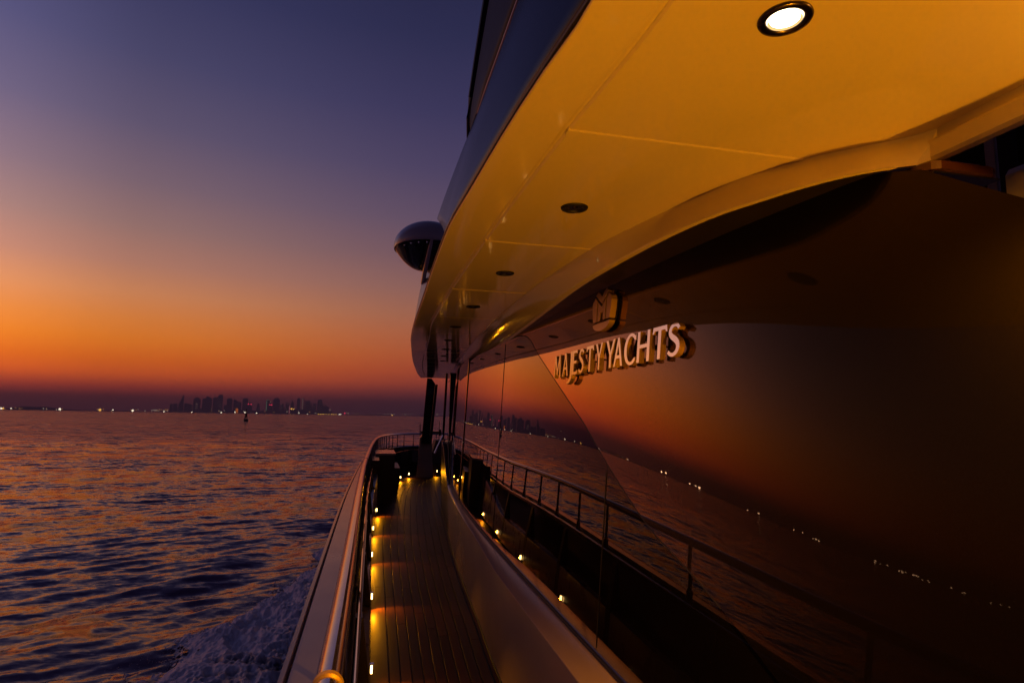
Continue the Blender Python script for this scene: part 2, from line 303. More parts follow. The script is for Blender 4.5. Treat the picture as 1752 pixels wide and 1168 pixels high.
# ------------------------------------------------------------------ sea
def build_sea():
    r = [2.2]
    while r[-1] < 620: r.append(r[-1] * 1.0058)
    st = r[-1] * 0.0058
    while r[-1] < 9000: st *= 1.09; r.append(r[-1] + st)
    r = np.array(r)
    az = np.concatenate([np.arange(-180, -112, 4.0), np.arange(-112, -80, 0.5), np.arange(-80, 10, 0.2), np.arange(10, 40, 0.6), np.arange(40, 180, 4.0)])
    azr = np.radians(az); A, Rr = np.meshgrid(azr, r); X = Rr * np.sin(A); Y = Rr * np.cos(A)
    dr = np.gradient(r)[:, None] + 0 * A; da = np.radians(np.gradient(az))[None, :] * Rr
    g = np.maximum(dr, np.minimum(da, 9))
    rs = np.random.RandomState(4); Z = np.zeros_like(X); DX = np.zeros_like(X); DY = np.zeros_like(X)
    n = 120
    lam = np.exp(rs.uniform(np.log(0.18), np.log(11), n))
    th = np.radians(-28 + rs.normal(0, 20, n)); ph = rs.uniform(0, 2 * np.pi, n)
    wt = np.exp(-0.5 * ((np.log(lam) - np.log(0.5)) / 0.85) ** 2) + 0.07
    slope = 0.15 * np.sqrt(2) * wt / np.sqrt((wt ** 2).sum())
    # slow gustiness so that calm and rippled patches alternate
    gust = 1 + 0.2 * np.sin(X * 0.11 + 1.3 * np.sin(Y * 0.05)) * np.sin(Y * 0.083 + 0.7) + 0.2 * np.sin(X * 0.031 - Y * 0.043)
    for i in range(n):
        k = 2 * np.pi / lam[i]; kx, ky = k * np.sin(th[i]), k * np.cos(th[i]); a = slope[i] / k
        f = np.clip((lam[i] / g - 2.2) / 2.5, 0, 1); p = kx * X + ky * Y + ph[i]
        Z += a * f * np.sin(p); q = a * f * 0.75 * np.cos(p); DX += q * np.sin(th[i]); DY += q * np.cos(th[i])
    Z *= gust
    # wake ridges spreading from the hull
    d = (-X - 1.2) * 0.80 - (16 - Y) * 0.22
    Z += 0.05 * np.exp(-((d - 2.6) / 1.5) ** 2) * np.sin(d * 2.6) * (Y < 24)
    V = np.stack([X + DX, Y + DY, Z + SEA], -1).reshape(-1, 3)
    nr, na = X.shape; i = np.arange(nr - 1)[:, None] * na; j = np.arange(na); j2 = (j + 1) % na
    fc = np.stack([i + j, i + na + j, i + na + j2, i + j2], -1).reshape(-1, 4)
    me = bpy.data.meshes.new('sea'); me.vertices.add(len(V)); me.vertices.foreach_set('co', V.ravel().astype(np.float32))
    me.loops.add(fc.size); me.loops.foreach_set('vertex_index', fc.ravel().astype(np.int32))
    me.polygons.add(len(fc)); me.polygons.foreach_set('loop_start', np.arange(0, fc.size, 4, dtype=np.int32))
    me.update(calc_edges=True); me.shade_smooth()
    mt = bpy.data.materials.new('sea water'); mt.use_nodes = True; nn = mt.node_tree.nodes; l = mt.node_tree.links; b = nn['Principled BSDF']
    b.inputs['Base Color'].default_value = (0.150, 0.090, 0.150, 1); b.inputs['Roughness'].default_value = 0.10; b.inputs['IOR'].default_value = 1.34; b.inputs['Specular Tint'].default_value = (.95, .88, 1.0, 1)
    co = nn.new('ShaderNodeTexCoord'); ge = nn.new('ShaderNodeNewGeometry'); last = ge.outputs['Normal']
    # added normal tilt grows with distance to shift far water's colour; wave heights unchanged
    ln = nn.new('ShaderNodeVectorMath'); ln.operation = 'LENGTH'; l.new(co.outputs['Object'], ln.inputs[0])
    far_tilt = nn.new('ShaderNodeMapRange'); far_tilt.inputs['From Min'].default_value = 14; far_tilt.inputs['From Max'].default_value = 150; far_tilt.inputs['To Min'].default_value = 1.0; far_tilt.inputs['To Max'].default_value = 5.5; l.new(ln.outputs['Value'], far_tilt.inputs['Value'])
    for sc_, amp, rot in ((15.0, 0.26, 26), (5.0, 0.46, 30), (1.1, 0.55, 24), (0.22, 0.40, 35)):
        mp = nn.new('ShaderNodeMapping'); mp.inputs['Rotation'].default_value = (0, 0, R(-rot)); mp.inputs['Scale'].default_value = (sc_ * 0.5, sc_, sc_)
        t = nn.new('ShaderNodeTexNoise'); t.inputs['Scale'].default_value = 1; t.inputs['Detail'].default_value = 3; t.inputs['Distortion'].default_value = 0.3
        l.new(co.outputs['Object'], mp.inputs['Vector']); l.new(mp.outputs[0], t.inputs['Vector'])
        sb = nn.new('ShaderNodeVectorMath'); sb.operation = 'SUBTRACT'; l.new(t.outputs['Color'], sb.inputs[0]); sb.inputs[1].default_value = (.5, .5, .5)
        ma = nn.new('ShaderNodeVectorMath'); ma.operation = 'MULTIPLY_ADD'; sk = nn.new('ShaderNodeVectorMath'); sk.operation = 'SCALE'; l.new(sb.outputs[0], sk.inputs[0]); l.new(far_tilt.outputs[0], sk.inputs['Scale']); l.new(sk.outputs[0], ma.inputs[0]); ma.inputs[1].default_value = (amp * .6, amp, 0); l.new(last, ma.inputs[2]); last = ma.outputs[0]
    nz = nn.new('ShaderNodeVectorMath'); nz.operation = 'NORMALIZE'; l.new(last, nz.inputs[0]); l.new(nz.outputs[0], b.inputs['Normal'])
    me.materials.append(mt); o = bpy.data.objects.new('sea', me); link(o); tag(o, kind='structure')
build_sea()

# ------------------------------------------------------------------ haze
USE_HAZE = True
if USE_HAZE:
    mt = bpy.data.materials.new('sea haze'); mt.use_nodes = True; n = mt.node_tree.nodes; l = mt.node_tree.links
    n.remove(n['Principled BSDF']); v = n.new('ShaderNodeVolumePrincipled'); v.inputs['Color'].default_value = (0.8, 0.72, 0.78, 1); v.inputs['Density'].default_value = 2.0e-4
    l.new(v.outputs[0], n['Material Output'].inputs['Volume'])
    b = MB(); b.box(-9500, 9500, -9500, 9500, -6, 216); o = b.build('haze', mt, smooth=False); tag(o, kind='stuff')
    mt.cycles.homogeneous_volume = True

# ------------------------------------------------------------------ hull, bulwark, deck
def strip_part(name, prof, material, close=True, y_from=-99):
    rows = offset_rows(prof, y_from); v, f = solid(rows) if close else loft(rows); return make(name, v, f, material, yacht, angle=50)
strip_part('hull', [(.215, .70), (.19, .50), (.10, 0), (-.05, -.7), (-.30, -1.7), (-.55, -2.4), (-.70, -3.2), (-.9, -3.2), (-.55, -1.7), (-.02, 0), (.06, .70)], M_NAVY)
strip_part('cap_rail', [(.185, .735), (.178, .748), (.05, .757), (.045, .71), (.19, .71)], mat('cap paint', (.26, .24, .34), .3, coat=.5, var=(5, .06)))
strip_part('rub_strake', [(.219, .722), (.213, .744), (.195, .746), (.189, .735), (.189, .71), (.214, .706)], M_GEL)
strip_part('waterway', [(.045, .735), (-.03, .735), (-.03, .69), (.045, .69)], M_BLACK)
b = MB(); b.tube([r_[0] for r_ in offset_rows([(-.046, .738)])], .0075, 8); b.build('trim_tube', M_STEEL, yacht)
# inner bulwark: dark upper lining, pale kick panels between dark ribs
rows = []
for Y in frange(-4, 17.2, .25):
    x = min(Lx(Y), 1.75); rows.append([(x - .062, Y, .71), (x - .062, Y, .30), (x - .075, Y, .30), (x - .08, Y, .71)])
v, f = solid(rows); make('bulwark_lining', v, f, M_BLACK, yacht)
M_KICK = mat('pale kick panel', (.20, .17, .22), .28, coat=.4, var=(5, .08))
rib_y = frange(-2.2, 11.0, 1.32)
for i in range(len(rib_y) - 1):
    a, c = rib_y[i] + .05, rib_y[i + 1] - .05; rows = []
    for Y in frange(a, c, .3):
        x = Lx(Y); top = .40 + .30 * ss((Y - 8.4) / 2.4); rows.append([(x - .002, Y, .045), (x - .012, Y, top - .05), (x - .016, Y, top - .042), (x - .064, Y, top - .03), (x - .09, Y, top - .03), (x - .05, Y, .045)])
    v, f = solid(rows); make('kick_panel', v, f, M_KICK, yacht)
for Y in rib_y:
    b = MB(); x = Lx(Y); b.prism([(x - .004, .03), (x - .010, .36), (x - .055, .70), (x - .09, .70), (x - .06, .03)], Y - .035, Y + .035); b.build('bulwark_rib', M_DARK, yacht)

deck = make('side_deck', *loft([[(Lx(Y) - .12, Y, -.012), (Cx(Y) + .12, Y, -.012)] for Y in frange(-4, 19, .5)]), M_RUBBER, yacht)
NP = 10
seams_ = {}
for k in range(NP):
    y = -3.6 + rng.uniform(0, 1.6)
    while y < 17:
        y2 = y + (rng.uniform(1.9, 2.7) if y > 1 else 2.4); rows = []
        ya, yb = y + .0025, min(y2, 17.2) - .0025
        for Y in frange(ya, yb, .3):
            l0, r0 = Lx(Y) + .004, Cx(Y) - .03; w = (r0 - l0 - .05) / NP
            a = l0 + (0 if k == 0 else .05 + k * w); c = l0 + .05 + (k + 1) * w - .009
            h = .0012
            rows.append([(a, Y, -.012), (a, Y, -h), (a + h, Y, 0), (c - h, Y, 0), (c, Y, -h), (c, Y, -.012)])
        v, f = solid(rows); make('plank', v, f, M_TEAK, deck, smooth=False)
        y = y2
b = MB()
rows = [[(Cx(Y) - .024, Y, -.012), (Cx(Y) - .024, Y, .0), (Cx(Y) + .01, Y, .0), (Cx(Y) + .01, Y, -.012)] for Y in frange(-4, 17.2, .4)]
b.add(*solid(rows)); b.build('margin_plank', M_TEAK, deck, smooth=False)

# deckhouse side: coaming wall, ledge under the windows, wing sweeping up at the forward end
for nm_, Ys, mt_ in (('deckhouse_side', frange(-4, 8.6, .2), M_GEL), ('side_wing', frange(8.6, 11.1, .1), M_NAVY)):
  rows = []
  for Y in Ys:
      xa = Cx(Y) - .03; xb = XB(Y) + .012; z = zA(Y)
      rows.append([(Cx(Y) + .008, Y, -.01), (Cx(Y) - .002, Y, .05), (xa + .003, Y, z - .05), (xa + .0006, Y, z - .014), (xa, Y, z - .006), (xa + .002, Y, z - .002), (xa + .007, Y, z), (xb, Y, zB(Y) - .012), (xb + .12, Y, zB(Y) - .012), (xb + .12, Y, -.01)])
  v, f = solid(rows); house_ = make(nm_, v, f, mt_, yacht, angle=30)
  if nm_ == 'deckhouse_side': house = house_
b = MB(); b.tube([(Cx(Y) + .0, Y, .008) for Y in frange(-4, 11, .3)], .006, 6); b.build('bead', M_RUBBER, house)
b = MB(); b.tube([(XB(Y) - .004, Y, zB(Y) - .005) for Y in frange(-3, 11, .3)], .008, 8); b.build('window_gasket', M_RUBBER, house)
b = MB(); b.box(1.38, 5.5, 11.12, 11.2, 0, 2.45); b.build('deckhouse_front', M_BLACK, yacht)

# diagonal leading edge of the bronze panel, Y as a function of z
Yd = pchip([(.60, .55), (.85, .95), (1.146, 1.676), (1.25, 2.03), (1.306, 2.17), (1.388, 2.34), (1.449, 2.461), (1.539, 2.627), (1.63, 2.79), (1.694, 2.926), (1.816, 3.184), (1.965, 3.497), (2.056, 3.686), (2.117, 3.80), (2.179, 3.919), (2.215, 4.04), (2.237, 4.17), (2.262, 4.45)])
Ptop = pchip([(-2, 1.75), (.5, 1.93), (.817, 2.055), (.874, 2.096), (.973, 2.162), (1.059, 2.220), (1.10, 2.234), (1.15, 2.250), (1.22, 2.262), (1.4, 2.262), (5, 2.262)])
def sheet(name, lo, hi, z0, z1, off, thick, material, parent, ny=40, nz=24, ztop=None):
    rows = []; back = []
    for j in range(nz + 1):
        z = z0 + (z1 - z0) * j / nz; a, c = lo(z), hi(z); row = []; bk = []
        for i in range(ny + 1):
            Y = a + (c - a) * i / ny; zz = z
            if ztop: zz = z0 + (min(z1, ztop(Y)) - z0) * j / nz if False else min(z, ztop(Y))
            nn = Snorm(Y, zz); p = Vector((SX(Y, zz), Y, zz)); row.append(p + nn * off); bk.append(p + nn * (off - thick))
        rows.append(row); back.append(bk)
    v, f = loft(rows); n0 = len(v); n = ny + 1; v = v + [p for r_ in back for p in r_]
    edge = [i for i in range(n)] + [j * n + ny for j in range(1, nz + 1)] + [nz * n + i for i in range(ny - 1, -1, -1)] + [j * n for j in range(nz - 1, 0, -1)]
    f = f + [(n0 + q[0], n0 + q[3], n0 + q[2], n0 + q[1]) for q in f]
    for i in range(len(edge)):
        p, q = edge[i], edge[(i + 1) % len(edge)]; f.append((p, n0 + p, n0 + q, q))
    o = make(name, v, f, material, parent, angle=40); return o
sheet('side_panel', lambda z: -1.6, Yd, .66, 2.262, .006, .012, M_PANEL, yacht, 110, 90, Ptop)
# windows under and forward of it
g = .004
sheet('window', lambda z: min(2.48, Yd(z) - .04), lambda z: 2.486, .69, 1.46, 0, .010, M_GLASS, yacht, 60, 30)
sheet('window', lambda z: min(4.735, max(2.486 + g, Yd(z) - .04)), lambda z: 4.74, .69, 2.262, 0, .010, M_GLASS, yacht, 40, 60)
sheet('window', lambda z: 4.74 + g, lambda z: 7.08, .69, 2.30, 0, .010, M_GLASS, yacht, 40, 24)
def fw_sheet():
    rows = []
    for j in range(25):
        t = j / 24; rows.append([Vector((SX(Y, zz), Y, zz)) for Y in frange(7.084, 11.05, .12) for zz in (zB(Y) + .0 + (2.42 - zB(Y)) * t,)])
    v, f = loft(rows); o = make('window', v, f, M_GLASS, yacht)
    md = o.modifiers.new('thickness', 'SOLIDIFY'); md.thickness = .01; md.offset = 0
fw_sheet()
b = MB(); b.tube([Vector((SX(Yd(z), z), Yd(z), z)) + Snorm(Yd(z), z) * .003 + Vector((0, .004, 0)) for z in frange(1.12, 2.262, .03)], .0045, 8); b.build('panel_gasket', M_RUBBER, yacht)
for y_, z0_, z1_ in ((2.486, .70, 1.42), (4.74, .70, 2.24), (7.082, .70, 2.28)):
    b = MB(); b.tube([Vector((SX(y_, z), y_, z)) + Snorm(y_, z) * .001 for z in frange(z0_, z1_, .1)], .0022, 6); b.build('pane_joint', M_RUBBER, yacht)
# black header strip between the window tops and the overhang trim
rows = [[(Xl(Y) + .02, Y, zs(Y) - .094), (SX(Y, 2.24) + .16, Y, zs(Y) - .082), (SX(Y, 2.24) + .16, Y, zs(Y) - .03), (max(Xl(Y), Xu(Y)) + .05, Y, zs(Y) - .03)] for Y in frange(1.12, 11.0, .15)]
v, f = solid(rows); make('window_header', v, f, M_DARK, yacht)

# ------------------------------------------------------------------ overhang
Xr = lambda Y: 1.30 if Y < 1.13 else (Xu(Y) + .05 if Y < 2.45 else max(1.75, Xu(Y)) + .02)
soffit = make('soffit', *solid([[(Xo(Y) + .05, Y, zs(Y) + .0065), (Xr(Y), Y, zs(Y) + .0065), (Xr(Y), Y, zs(Y) + .12), (Xo(Y) + .09, Y, zs(Y) + .12)] for Y in frange(-4, 1.1, .3) + [1.12, 1.14] + frange(1.2, 2.4, .1) + [2.5] + frange(2.7, 16.1, .3)]), M_CEIL, yacht)
seamY = [-3.6, -2.61, -1.62, -.63, .36, 1.333, 2.305, 3.255, 4.23, 5.2, 6.2, 7.2, 8.3, 9.4, 10.6, 12, 13.6, 15.4]
gap = .005
for a, c in zip(seamY[:-1], seamY[1:]):
    rows = []
    for Y in frange(a + gap, c - gap, .09 if c < 3 else .2):
        x0 = Xf(Y) + gap; x1 = 1.30 if Y < 1.2 else Xu(Y) + .004; z = zs(Y); e = .005
        rows.append([(x0, Y, z + .016), (x0, Y, z + e), (x0 + e, Y, z), (x1, Y, z), (x1, Y, z + .016)])
    v, f = solid(rows); make('panel', v, f, M_CEIL, soffit, angle=25)
for a in seamY[4:8]:
    z = zs(a); x0, x1 = Xf(a) + .004, Xu(a) + .006; b = MB()
    pr = [(-.014, .012), (-.014, -.001), (-.010, -.0030), (.010, -.0030), (.014, -.001), (.014, .012)]
    v = [(x, a + dy, z + dz) for x in (x0, x1) for dy, dz in pr]; b.add(v, [tuple(range(6)), tuple(range(11, 5, -1))] + [(k, (k + 1) % 6, 6 + (k + 1) % 6, 6 + k) for k in range(6)])
    b.build('seam_batten', M_CEIL, soffit, smooth=False)
# outer flange: flat border curving up to the edge
rows = []
for Y in frange(-4, 16.1, .15):
    x0, x1, z = Xo(Y), Xf(Y), zs(Y); d = x1 - x0
    rows.append([(x1 - .004, Y, z + .016), (x1 - .004, Y, z + .002), (x1 - .014, Y, z - .002), (x1 - d * .55, Y, z - .002), (x0 + .005, Y, z - .002), (x0 + .002, Y, z - .001), (x0 + .0005, Y, z + .002), (x0 + .001, Y, z + .008), (x0 + .006, Y, z + .019), (x1, Y, z + .019)])
v, f = solid(rows); make('edge_flange', v, f, M_CEIL, soffit, angle=18)
# fascia trim along the deckhouse side of the overhang
rows = []
for Y in [1.094, 1.1, 1.108, 1.12, 1.14, 1.17, 1.2, 1.23, 1.26, 1.3, 1.35, 1.4, 1.45, 1.5, 1.57, 1.65] + frange(1.75, 16.2, .15):
    u, l_, z = Xu(Y), Xl(Y), zs(Y); P = lambda t, h: (u + (l_ - u) * t, Y, z - h)
    rows.append([(u + .03, Y, z + .018), P(0, -.016), P(0, .0), P(.02, .009), P(.12, .020), P(.16, .026), P(.5, .060), P(.75, .080), P(.80, .084), P(.9, .094), (l_ + .004, Y, z - .1), (l_ + .022, Y, z - .101), (l_ + .035, Y, z - .09), (max(l_, u) + .06, Y, z - .04)])
v, f = solid(rows); make('fascia_trim', v, f, M_CEIL, soffit, angle=28)
# beam over the aft opening
b = MB(); b.prism([(1.286, 2.372), (1.286, 2.325), (1.282, 2.321), (1.266, 2.319), (1.261, 2.312), (1.260, 2.275), (1.265, 2.266), (1.274, 2.262), (1.283, 2.264), (1.30, 2.30), (1.30, 2.372)], -3.6, 1.115); b.build('opening_beam', M_CEIL, soffit, angle=25)
# inside the aft opening
b = MB(); b.prism([(1.45, 1.2), (1.45, 2.24), (1.462, 2.256), (1.49, 2.262), (1.6, 2.262), (1.6, 1.2)], -3.0, 1.07); b.build('inner_coaming', mat('warm white lining', (.62, .56, .44), .4, var=(4, .05)), yacht)
b = MB(); poly = [(1.215, 1.085), (1.222, 1.06), (1.24, 1.05), (1.385, 1.05), (1.405, 1.058), (1.415, 1.078), (1.415, 1.14), (1.215, 1.14)]
n = len(poly); rr = [(.006, 2.222), (0, 2.227), (0, 2.246), (.006, 2.251)]; cx_, cy_ = 1.315, 1.1
b.add([(x + (cx_ - x) / .1 * i_, y + (cy_ - y) / .05 * i_, z) for i_, z in rr for x, y in poly], [(i * n + k, i * n + (k + 1) % n, (i + 1) * n + (k + 1) % n, (i + 1) * n + k) for i in range(3) for k in range(n)] + [tuple(range(n)), tuple(3 * n + k for k in range(n))])
b.build('teak_cap', M_WOOD, yacht, angle=25)
b = MB(); b.box(1.222, 1.412, 1.053, 1.14, 2.218, 2.2215); b.build('cap_base', M_DARK, yacht)
ow = MB(); ow.box(1.90, 1.93, 1.46, 2.0, 2.2, 3.1); ow.box(1.90, 1.93, -1.0, 1.36, 2.2, 3.1)
op = ow.build('aft_window', M_BLACK, yacht)
b = MB(); b.box(1.895, 1.925, 1.425, 1.455, 2.2, 3.0); b.build('mullion', M_GEL, op)
b = MB(); b.box(1.895, 1.915, 1.37, 1.415, 2.2, 3.0); b.build('mullion', M_NAVY, op)

# ------------------------------------------------------------------ upper deck bulwark, its windscreen and the wing pod
Xt = pchip([(-4, .52), (2.1, .495), (3.1, .487), (3.4, .476), (4.9, .456), (5.6, .47), (7, .56), (9, .72), (12, 1.0), (16, 1.42)])
rows = []
for Y in frange(5.1, 16.1, .2):
    x0, x1, z0 = Xo(Y), Xt(Y), zs(Y); z1 = 3.3 - .95 * ss((Y - 4.9) / 10); z1 = max(z1, z0 + .12)
    if Y < 5.5: x0, x1 = x0 + .25 * (5.5 - Y), x1 + .30 * (5.5 - Y)
    pr = []
    for k in range(9):
        t = k / 8; bow = .012 * math.sin(math.pi * t)
        pr.append((x0 + (x1 - x0) * t - bow + .004, Y, z0 + .014 + (z1 - z0 - .014) * t))
    rows.append(pr + [(x1 + .012, Y, z1 + .012), (x1 + .04, Y, z1 + .01), (x1 + .16, Y, z0 + .13), (x0 + .2, Y, z0 + .124)])
v, f = solid(rows); upper = make('upper_bulwark', v, f, M_POD, yacht, angle=40)
rows = []
for k in range(13):
    t = k / 12; row = []
    for i in range(41):
        Y = -4 + (2.30 + 2.6 * t + 4) * (i / 40) ** .8; z0 = zs(Y) + .014; x0, x1 = Xo(Y) + .004, Xt(Y)
        row.append((x0 + (x1 - x0) * t - .012 * math.sin(math.pi * t), Y, z0 + (3.3 - z0) * t))
    rows.append(row)
v, f = loft(rows); o = make('fashion_plate', v, f, M_NAVY, yacht, angle=60); md = o.modifiers.new('thickness', 'SOLIDIFY'); md.thickness = .03; md.offset = 1 if False else -1
b = MB(); b.tube([(Xo(Y) + .001, Y, zs(Y) + .0095) for Y in frange(-3.5, 6, .2)], .005, 8); b.build('drip_bead', M_DARK, upper)
b = MB(); b.tube([(Xt(Y) + .006, Y, 3.318) for Y in frange(-3.5, 3.1, .3)], [.009] * 22 + [.004], 10); b.build('capping_tube', mat('copper tinted steel', (.34, .18, .15), .3, metal=1), upper)
# windscreen side: black rim, painted pillar, black pane
wind = MB()
rim = [(.486, 3.385, 3.305), (.482, 3.36, 3.42), (.486, 3.30, 3.52), (.494, 3.18, 3.66), (.503, 3.02, 3.82), (.515, 2.75, 4.06), (.53, 2.35, 4.4), (.55, 1.8, 4.8)]
wind.tube(rim, [.010, .014, .018, .020, .022, .025, .03, .034], 10); wsc = wind.build('windscreen', M_BLACK, upper)
Yrim = pchip([(z, y) for x, y, z in rim]); Xrim = pchip([(z, x) for x, y, z in rim])
def pane(name, front, back, dx, material):
    rows = []
    for z in frange(3.325, 4.78, .07):
        a, c = front(z), back(z); rows.append([(Xrim(z) + dx + .03 * i / 10, a + (c - a) * i / 10, z) for i in range(11)])
    v, f = loft(rows); o = make(name, v, f, material, upper); md = o.modifiers.new('thickness', 'SOLIDIFY'); md.thickness = .012
pane('screen_pillar', lambda z: Yrim(z), lambda z: Yrim(z) - .05 - .15 * (z - 3.3), .008, M_NAVY)
pane('screen_pane', lambda z: Yrim(z) - .05 - .15 * (z - 3.3), lambda z: -1.5, .014, M_RUBBER)
# wing pod bulging outboard at the top of the bulwark
pod = MB(); v = []; f = []; nu, nv = 40, 20
def pod_pt(u, t):  # upper shell
    a = 2 * math.pi * u
    rad = math.sin(t); zz = math.cos(t)
    return (.425 + .31 * rad * math.cos(a), 5.25 + .36 * rad * math.sin(a), 3.14 + (.222 * zz if zz > 0 else .17 * zz))
top = [[pod_pt(k / nu, .04 + (1.72 - .04) * j / nv) for k in range(nu + 1)] for j in range(nv + 1)]
pod.add(*loft(top)); wp = pod.build('wing_pod', M_POD, upper, angle=60)
und = MB()
def und_pt(u, t):
    a = 2 * math.pi * u; rad = max(0, 1 - t) ** .48
    return (.43 + .302 * rad * math.cos(a) - .03 * t, 5.25 + .35 * rad * math.sin(a) + .06 * t, 3.115 - .17 * t)
und.add(*loft([[und_pt(k / nu, j / 14) for k in range(nu + 1)] for j in range(15)])); und.build('pod_underside', M_BLACK, wp, angle=60)
b = MB(); b.tube([(.42, 4.89, 3.12), (.41, 4.92, 3.06), (.40, 5.02, 2.99), (.395, 5.2, 2.925), (.40, 5.5, 2.87)], [.012, .016, .018, .02, .02], 10); b.build('pod_keel', M_POD, wp)
b = MB()
for a in (3.75, 4.05, 4.35, 4.65): b.lathe([(0, -.004), (.012, -.004), (.012, .006), (0, .006)], (.40 + .235 * math.cos(a), 5.25 + .325 * math.sin(a), 3.095), 10)
b.build('pod_stud', M_STEEL, wp)

# ------------------------------------------------------------------ handrail
hr = MB(); hr.tube([p + Vector((0, 0, 1.1)) for p in RP], .028, 24); rail = hr.build('handrail', M_STEEL, yacht, angle=60)
s = 2.15
while s < RLEN - .8:
    p, d = rail_at(s)
    if -1.5 < p.y:
        b = MB(); q = Vector((p.x, p.y, 0))
        b.tube([q + Vector((0, 0, .737)), q + Vector((0, 0, .745)), q + Vector((0, 0, .752)), q + Vector((0, 0, .80)), q + Vector((0, 0, .815)), q + Vector((0, 0, 1.085))], [.030, .030, .022, .021, .013, .012], 10)
        b.build('stanchion', M_DKSTEEL, rail)
    s += 1.32 if p.y < 4.6 else .74 if p.y < 13.5 else .36
def collar(y):
    i = min(range(len(RP)), key=lambda k: abs(RP[k].y - y)); p = RP[i] + Vector((0, 0, 1.1)); d = (RP[min(i + 1, len(RP) - 1)] - RP[max(i - 1, 0)]).normalized()
    b = MB(); b.tube([p - d * .012, p - d * .009, p + d * .009, p + d * .012], [.028, .0315, .0315, .028], 24); b.build('collar', M_STEEL, rail)
collar(7.6)
b = MB(); p = rail_at(0)[0]
b.tube([Vector((-.066, 1.322, 1.1)), Vector((-.066, 1.328, 1.1)), Vector((-.066, 1.345, 1.1)), Vector((-.066, 1.351, 1.1))], [.028, .0325, .0325, .028], 28); b.build('collar', M_BRASS, rail)  # brass colour paints in the warm lamp highlight on this collar

# ------------------------------------------------------------------ forward end of the walkway
# locker built against the bulwark
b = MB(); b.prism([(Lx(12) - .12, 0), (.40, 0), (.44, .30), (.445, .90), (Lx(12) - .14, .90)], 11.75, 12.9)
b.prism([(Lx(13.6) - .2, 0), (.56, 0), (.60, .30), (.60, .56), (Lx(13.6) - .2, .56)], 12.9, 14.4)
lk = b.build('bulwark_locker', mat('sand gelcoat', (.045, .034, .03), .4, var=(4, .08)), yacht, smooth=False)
b = MB(); b.box(.08, .455, 11.73, 12.92, .90, .93); b.build('lid', M_GEL, lk, smooth=False)
b = MB(); b.prism([(.06, .02), (.16, .02), (.14, .88), (.02, .88)], 10.6, 11.73); b.build('wing_panel', M_NAVY, yacht, smooth=False)
# boarding-gate post with its cowling, and the slim mullion at the end of the glass
b = MB(); b.prism([(1.20, 0), (1.66, 0), (1.63, .35), (1.58, 1.12), (1.36, 1.18), (1.27, 1.05)], 16.5, 16.72); post = b.build('gate_post', mat('khaki gelcoat', (.34, .27, .17), .22, coat=.5, var=(5, .1)), yacht, smooth=False)
b = MB(); b.prism([(1.30, .9), (1.50, .9), (1.62, 2.52), (1.52, 2.66), (1.40, 2.66)], 16.40, 16.495); b.build('blade', M_BLACK, post, smooth=False)
b = MB(); b.prism([(1.51, .9), (1.58, .9), (1.70, 2.50), (1.63, 2.50)], 16.45, 16.6); b.build('blade_edge', M_DARK, post, smooth=False)
b = MB(); b.box(1.28, 1.84, 16.42, 16.5, 1.17, 1.23); b.tube([(1.8, 16.46, 1.12), (1.8, 16.46, 1.28)], .035, 10); b.build('bracket', M_DARK, post)
b = MB(); b.tube([(1.78, 16.5, .8), (1.78, 16.5, 1.5)], .008, 6); b.tube([(1.27, 16.5, 1.1), (1.26, 16.5, 1.42)], .012, 6); b.build('aerial', M_DARK, post)
b = MB(); b.tube([(1.262, 11.02, 1.22), (1.30, 11.02, 2.43)], .022, 12); tp = b.build('slim_post', M_BLACK, yacht)
b = MB(); b.tube([(1.262, 11.0, 1.30), (1.17, 11.0, 1.10), (1.12, 11.0, .98)], .018, 8); b.tube([(1.262, 11.0, 1.25), (1.30, 11.0, 1.19), (1.33, 11.0, 1.16)], .014, 8); b.build('strut', M_STEEL, tp)
b = MB(); b.prism([(1.62, 0), (2.6, 0), (2.5, .75), (2.2, .98), (1.78, .95), (1.66, .5)], 17.3, 18.0); b.build('foredeck_seat', mat('umber upholstery', (.10, .06, .05), .6, var=(8, .2)), yacht, smooth=False)
b = MB(); b.box(1.66, 1.90, 16.95, 17.28, .02, .34); b.build('step_box', M_DARK, yacht)
rows = offset_rows([(-.06, .0), (-.05, .70), (-.01, .70), (-.02, 0)], 14.0); v, f = solid(rows); make('bow_bulwark', v, f, M_NAVY, yacht)
b = MB(); b.box(-.2, 4.0, 15.0, 18.9, -.06, -.02); b.build('foredeck', M_TEAK, yacht)

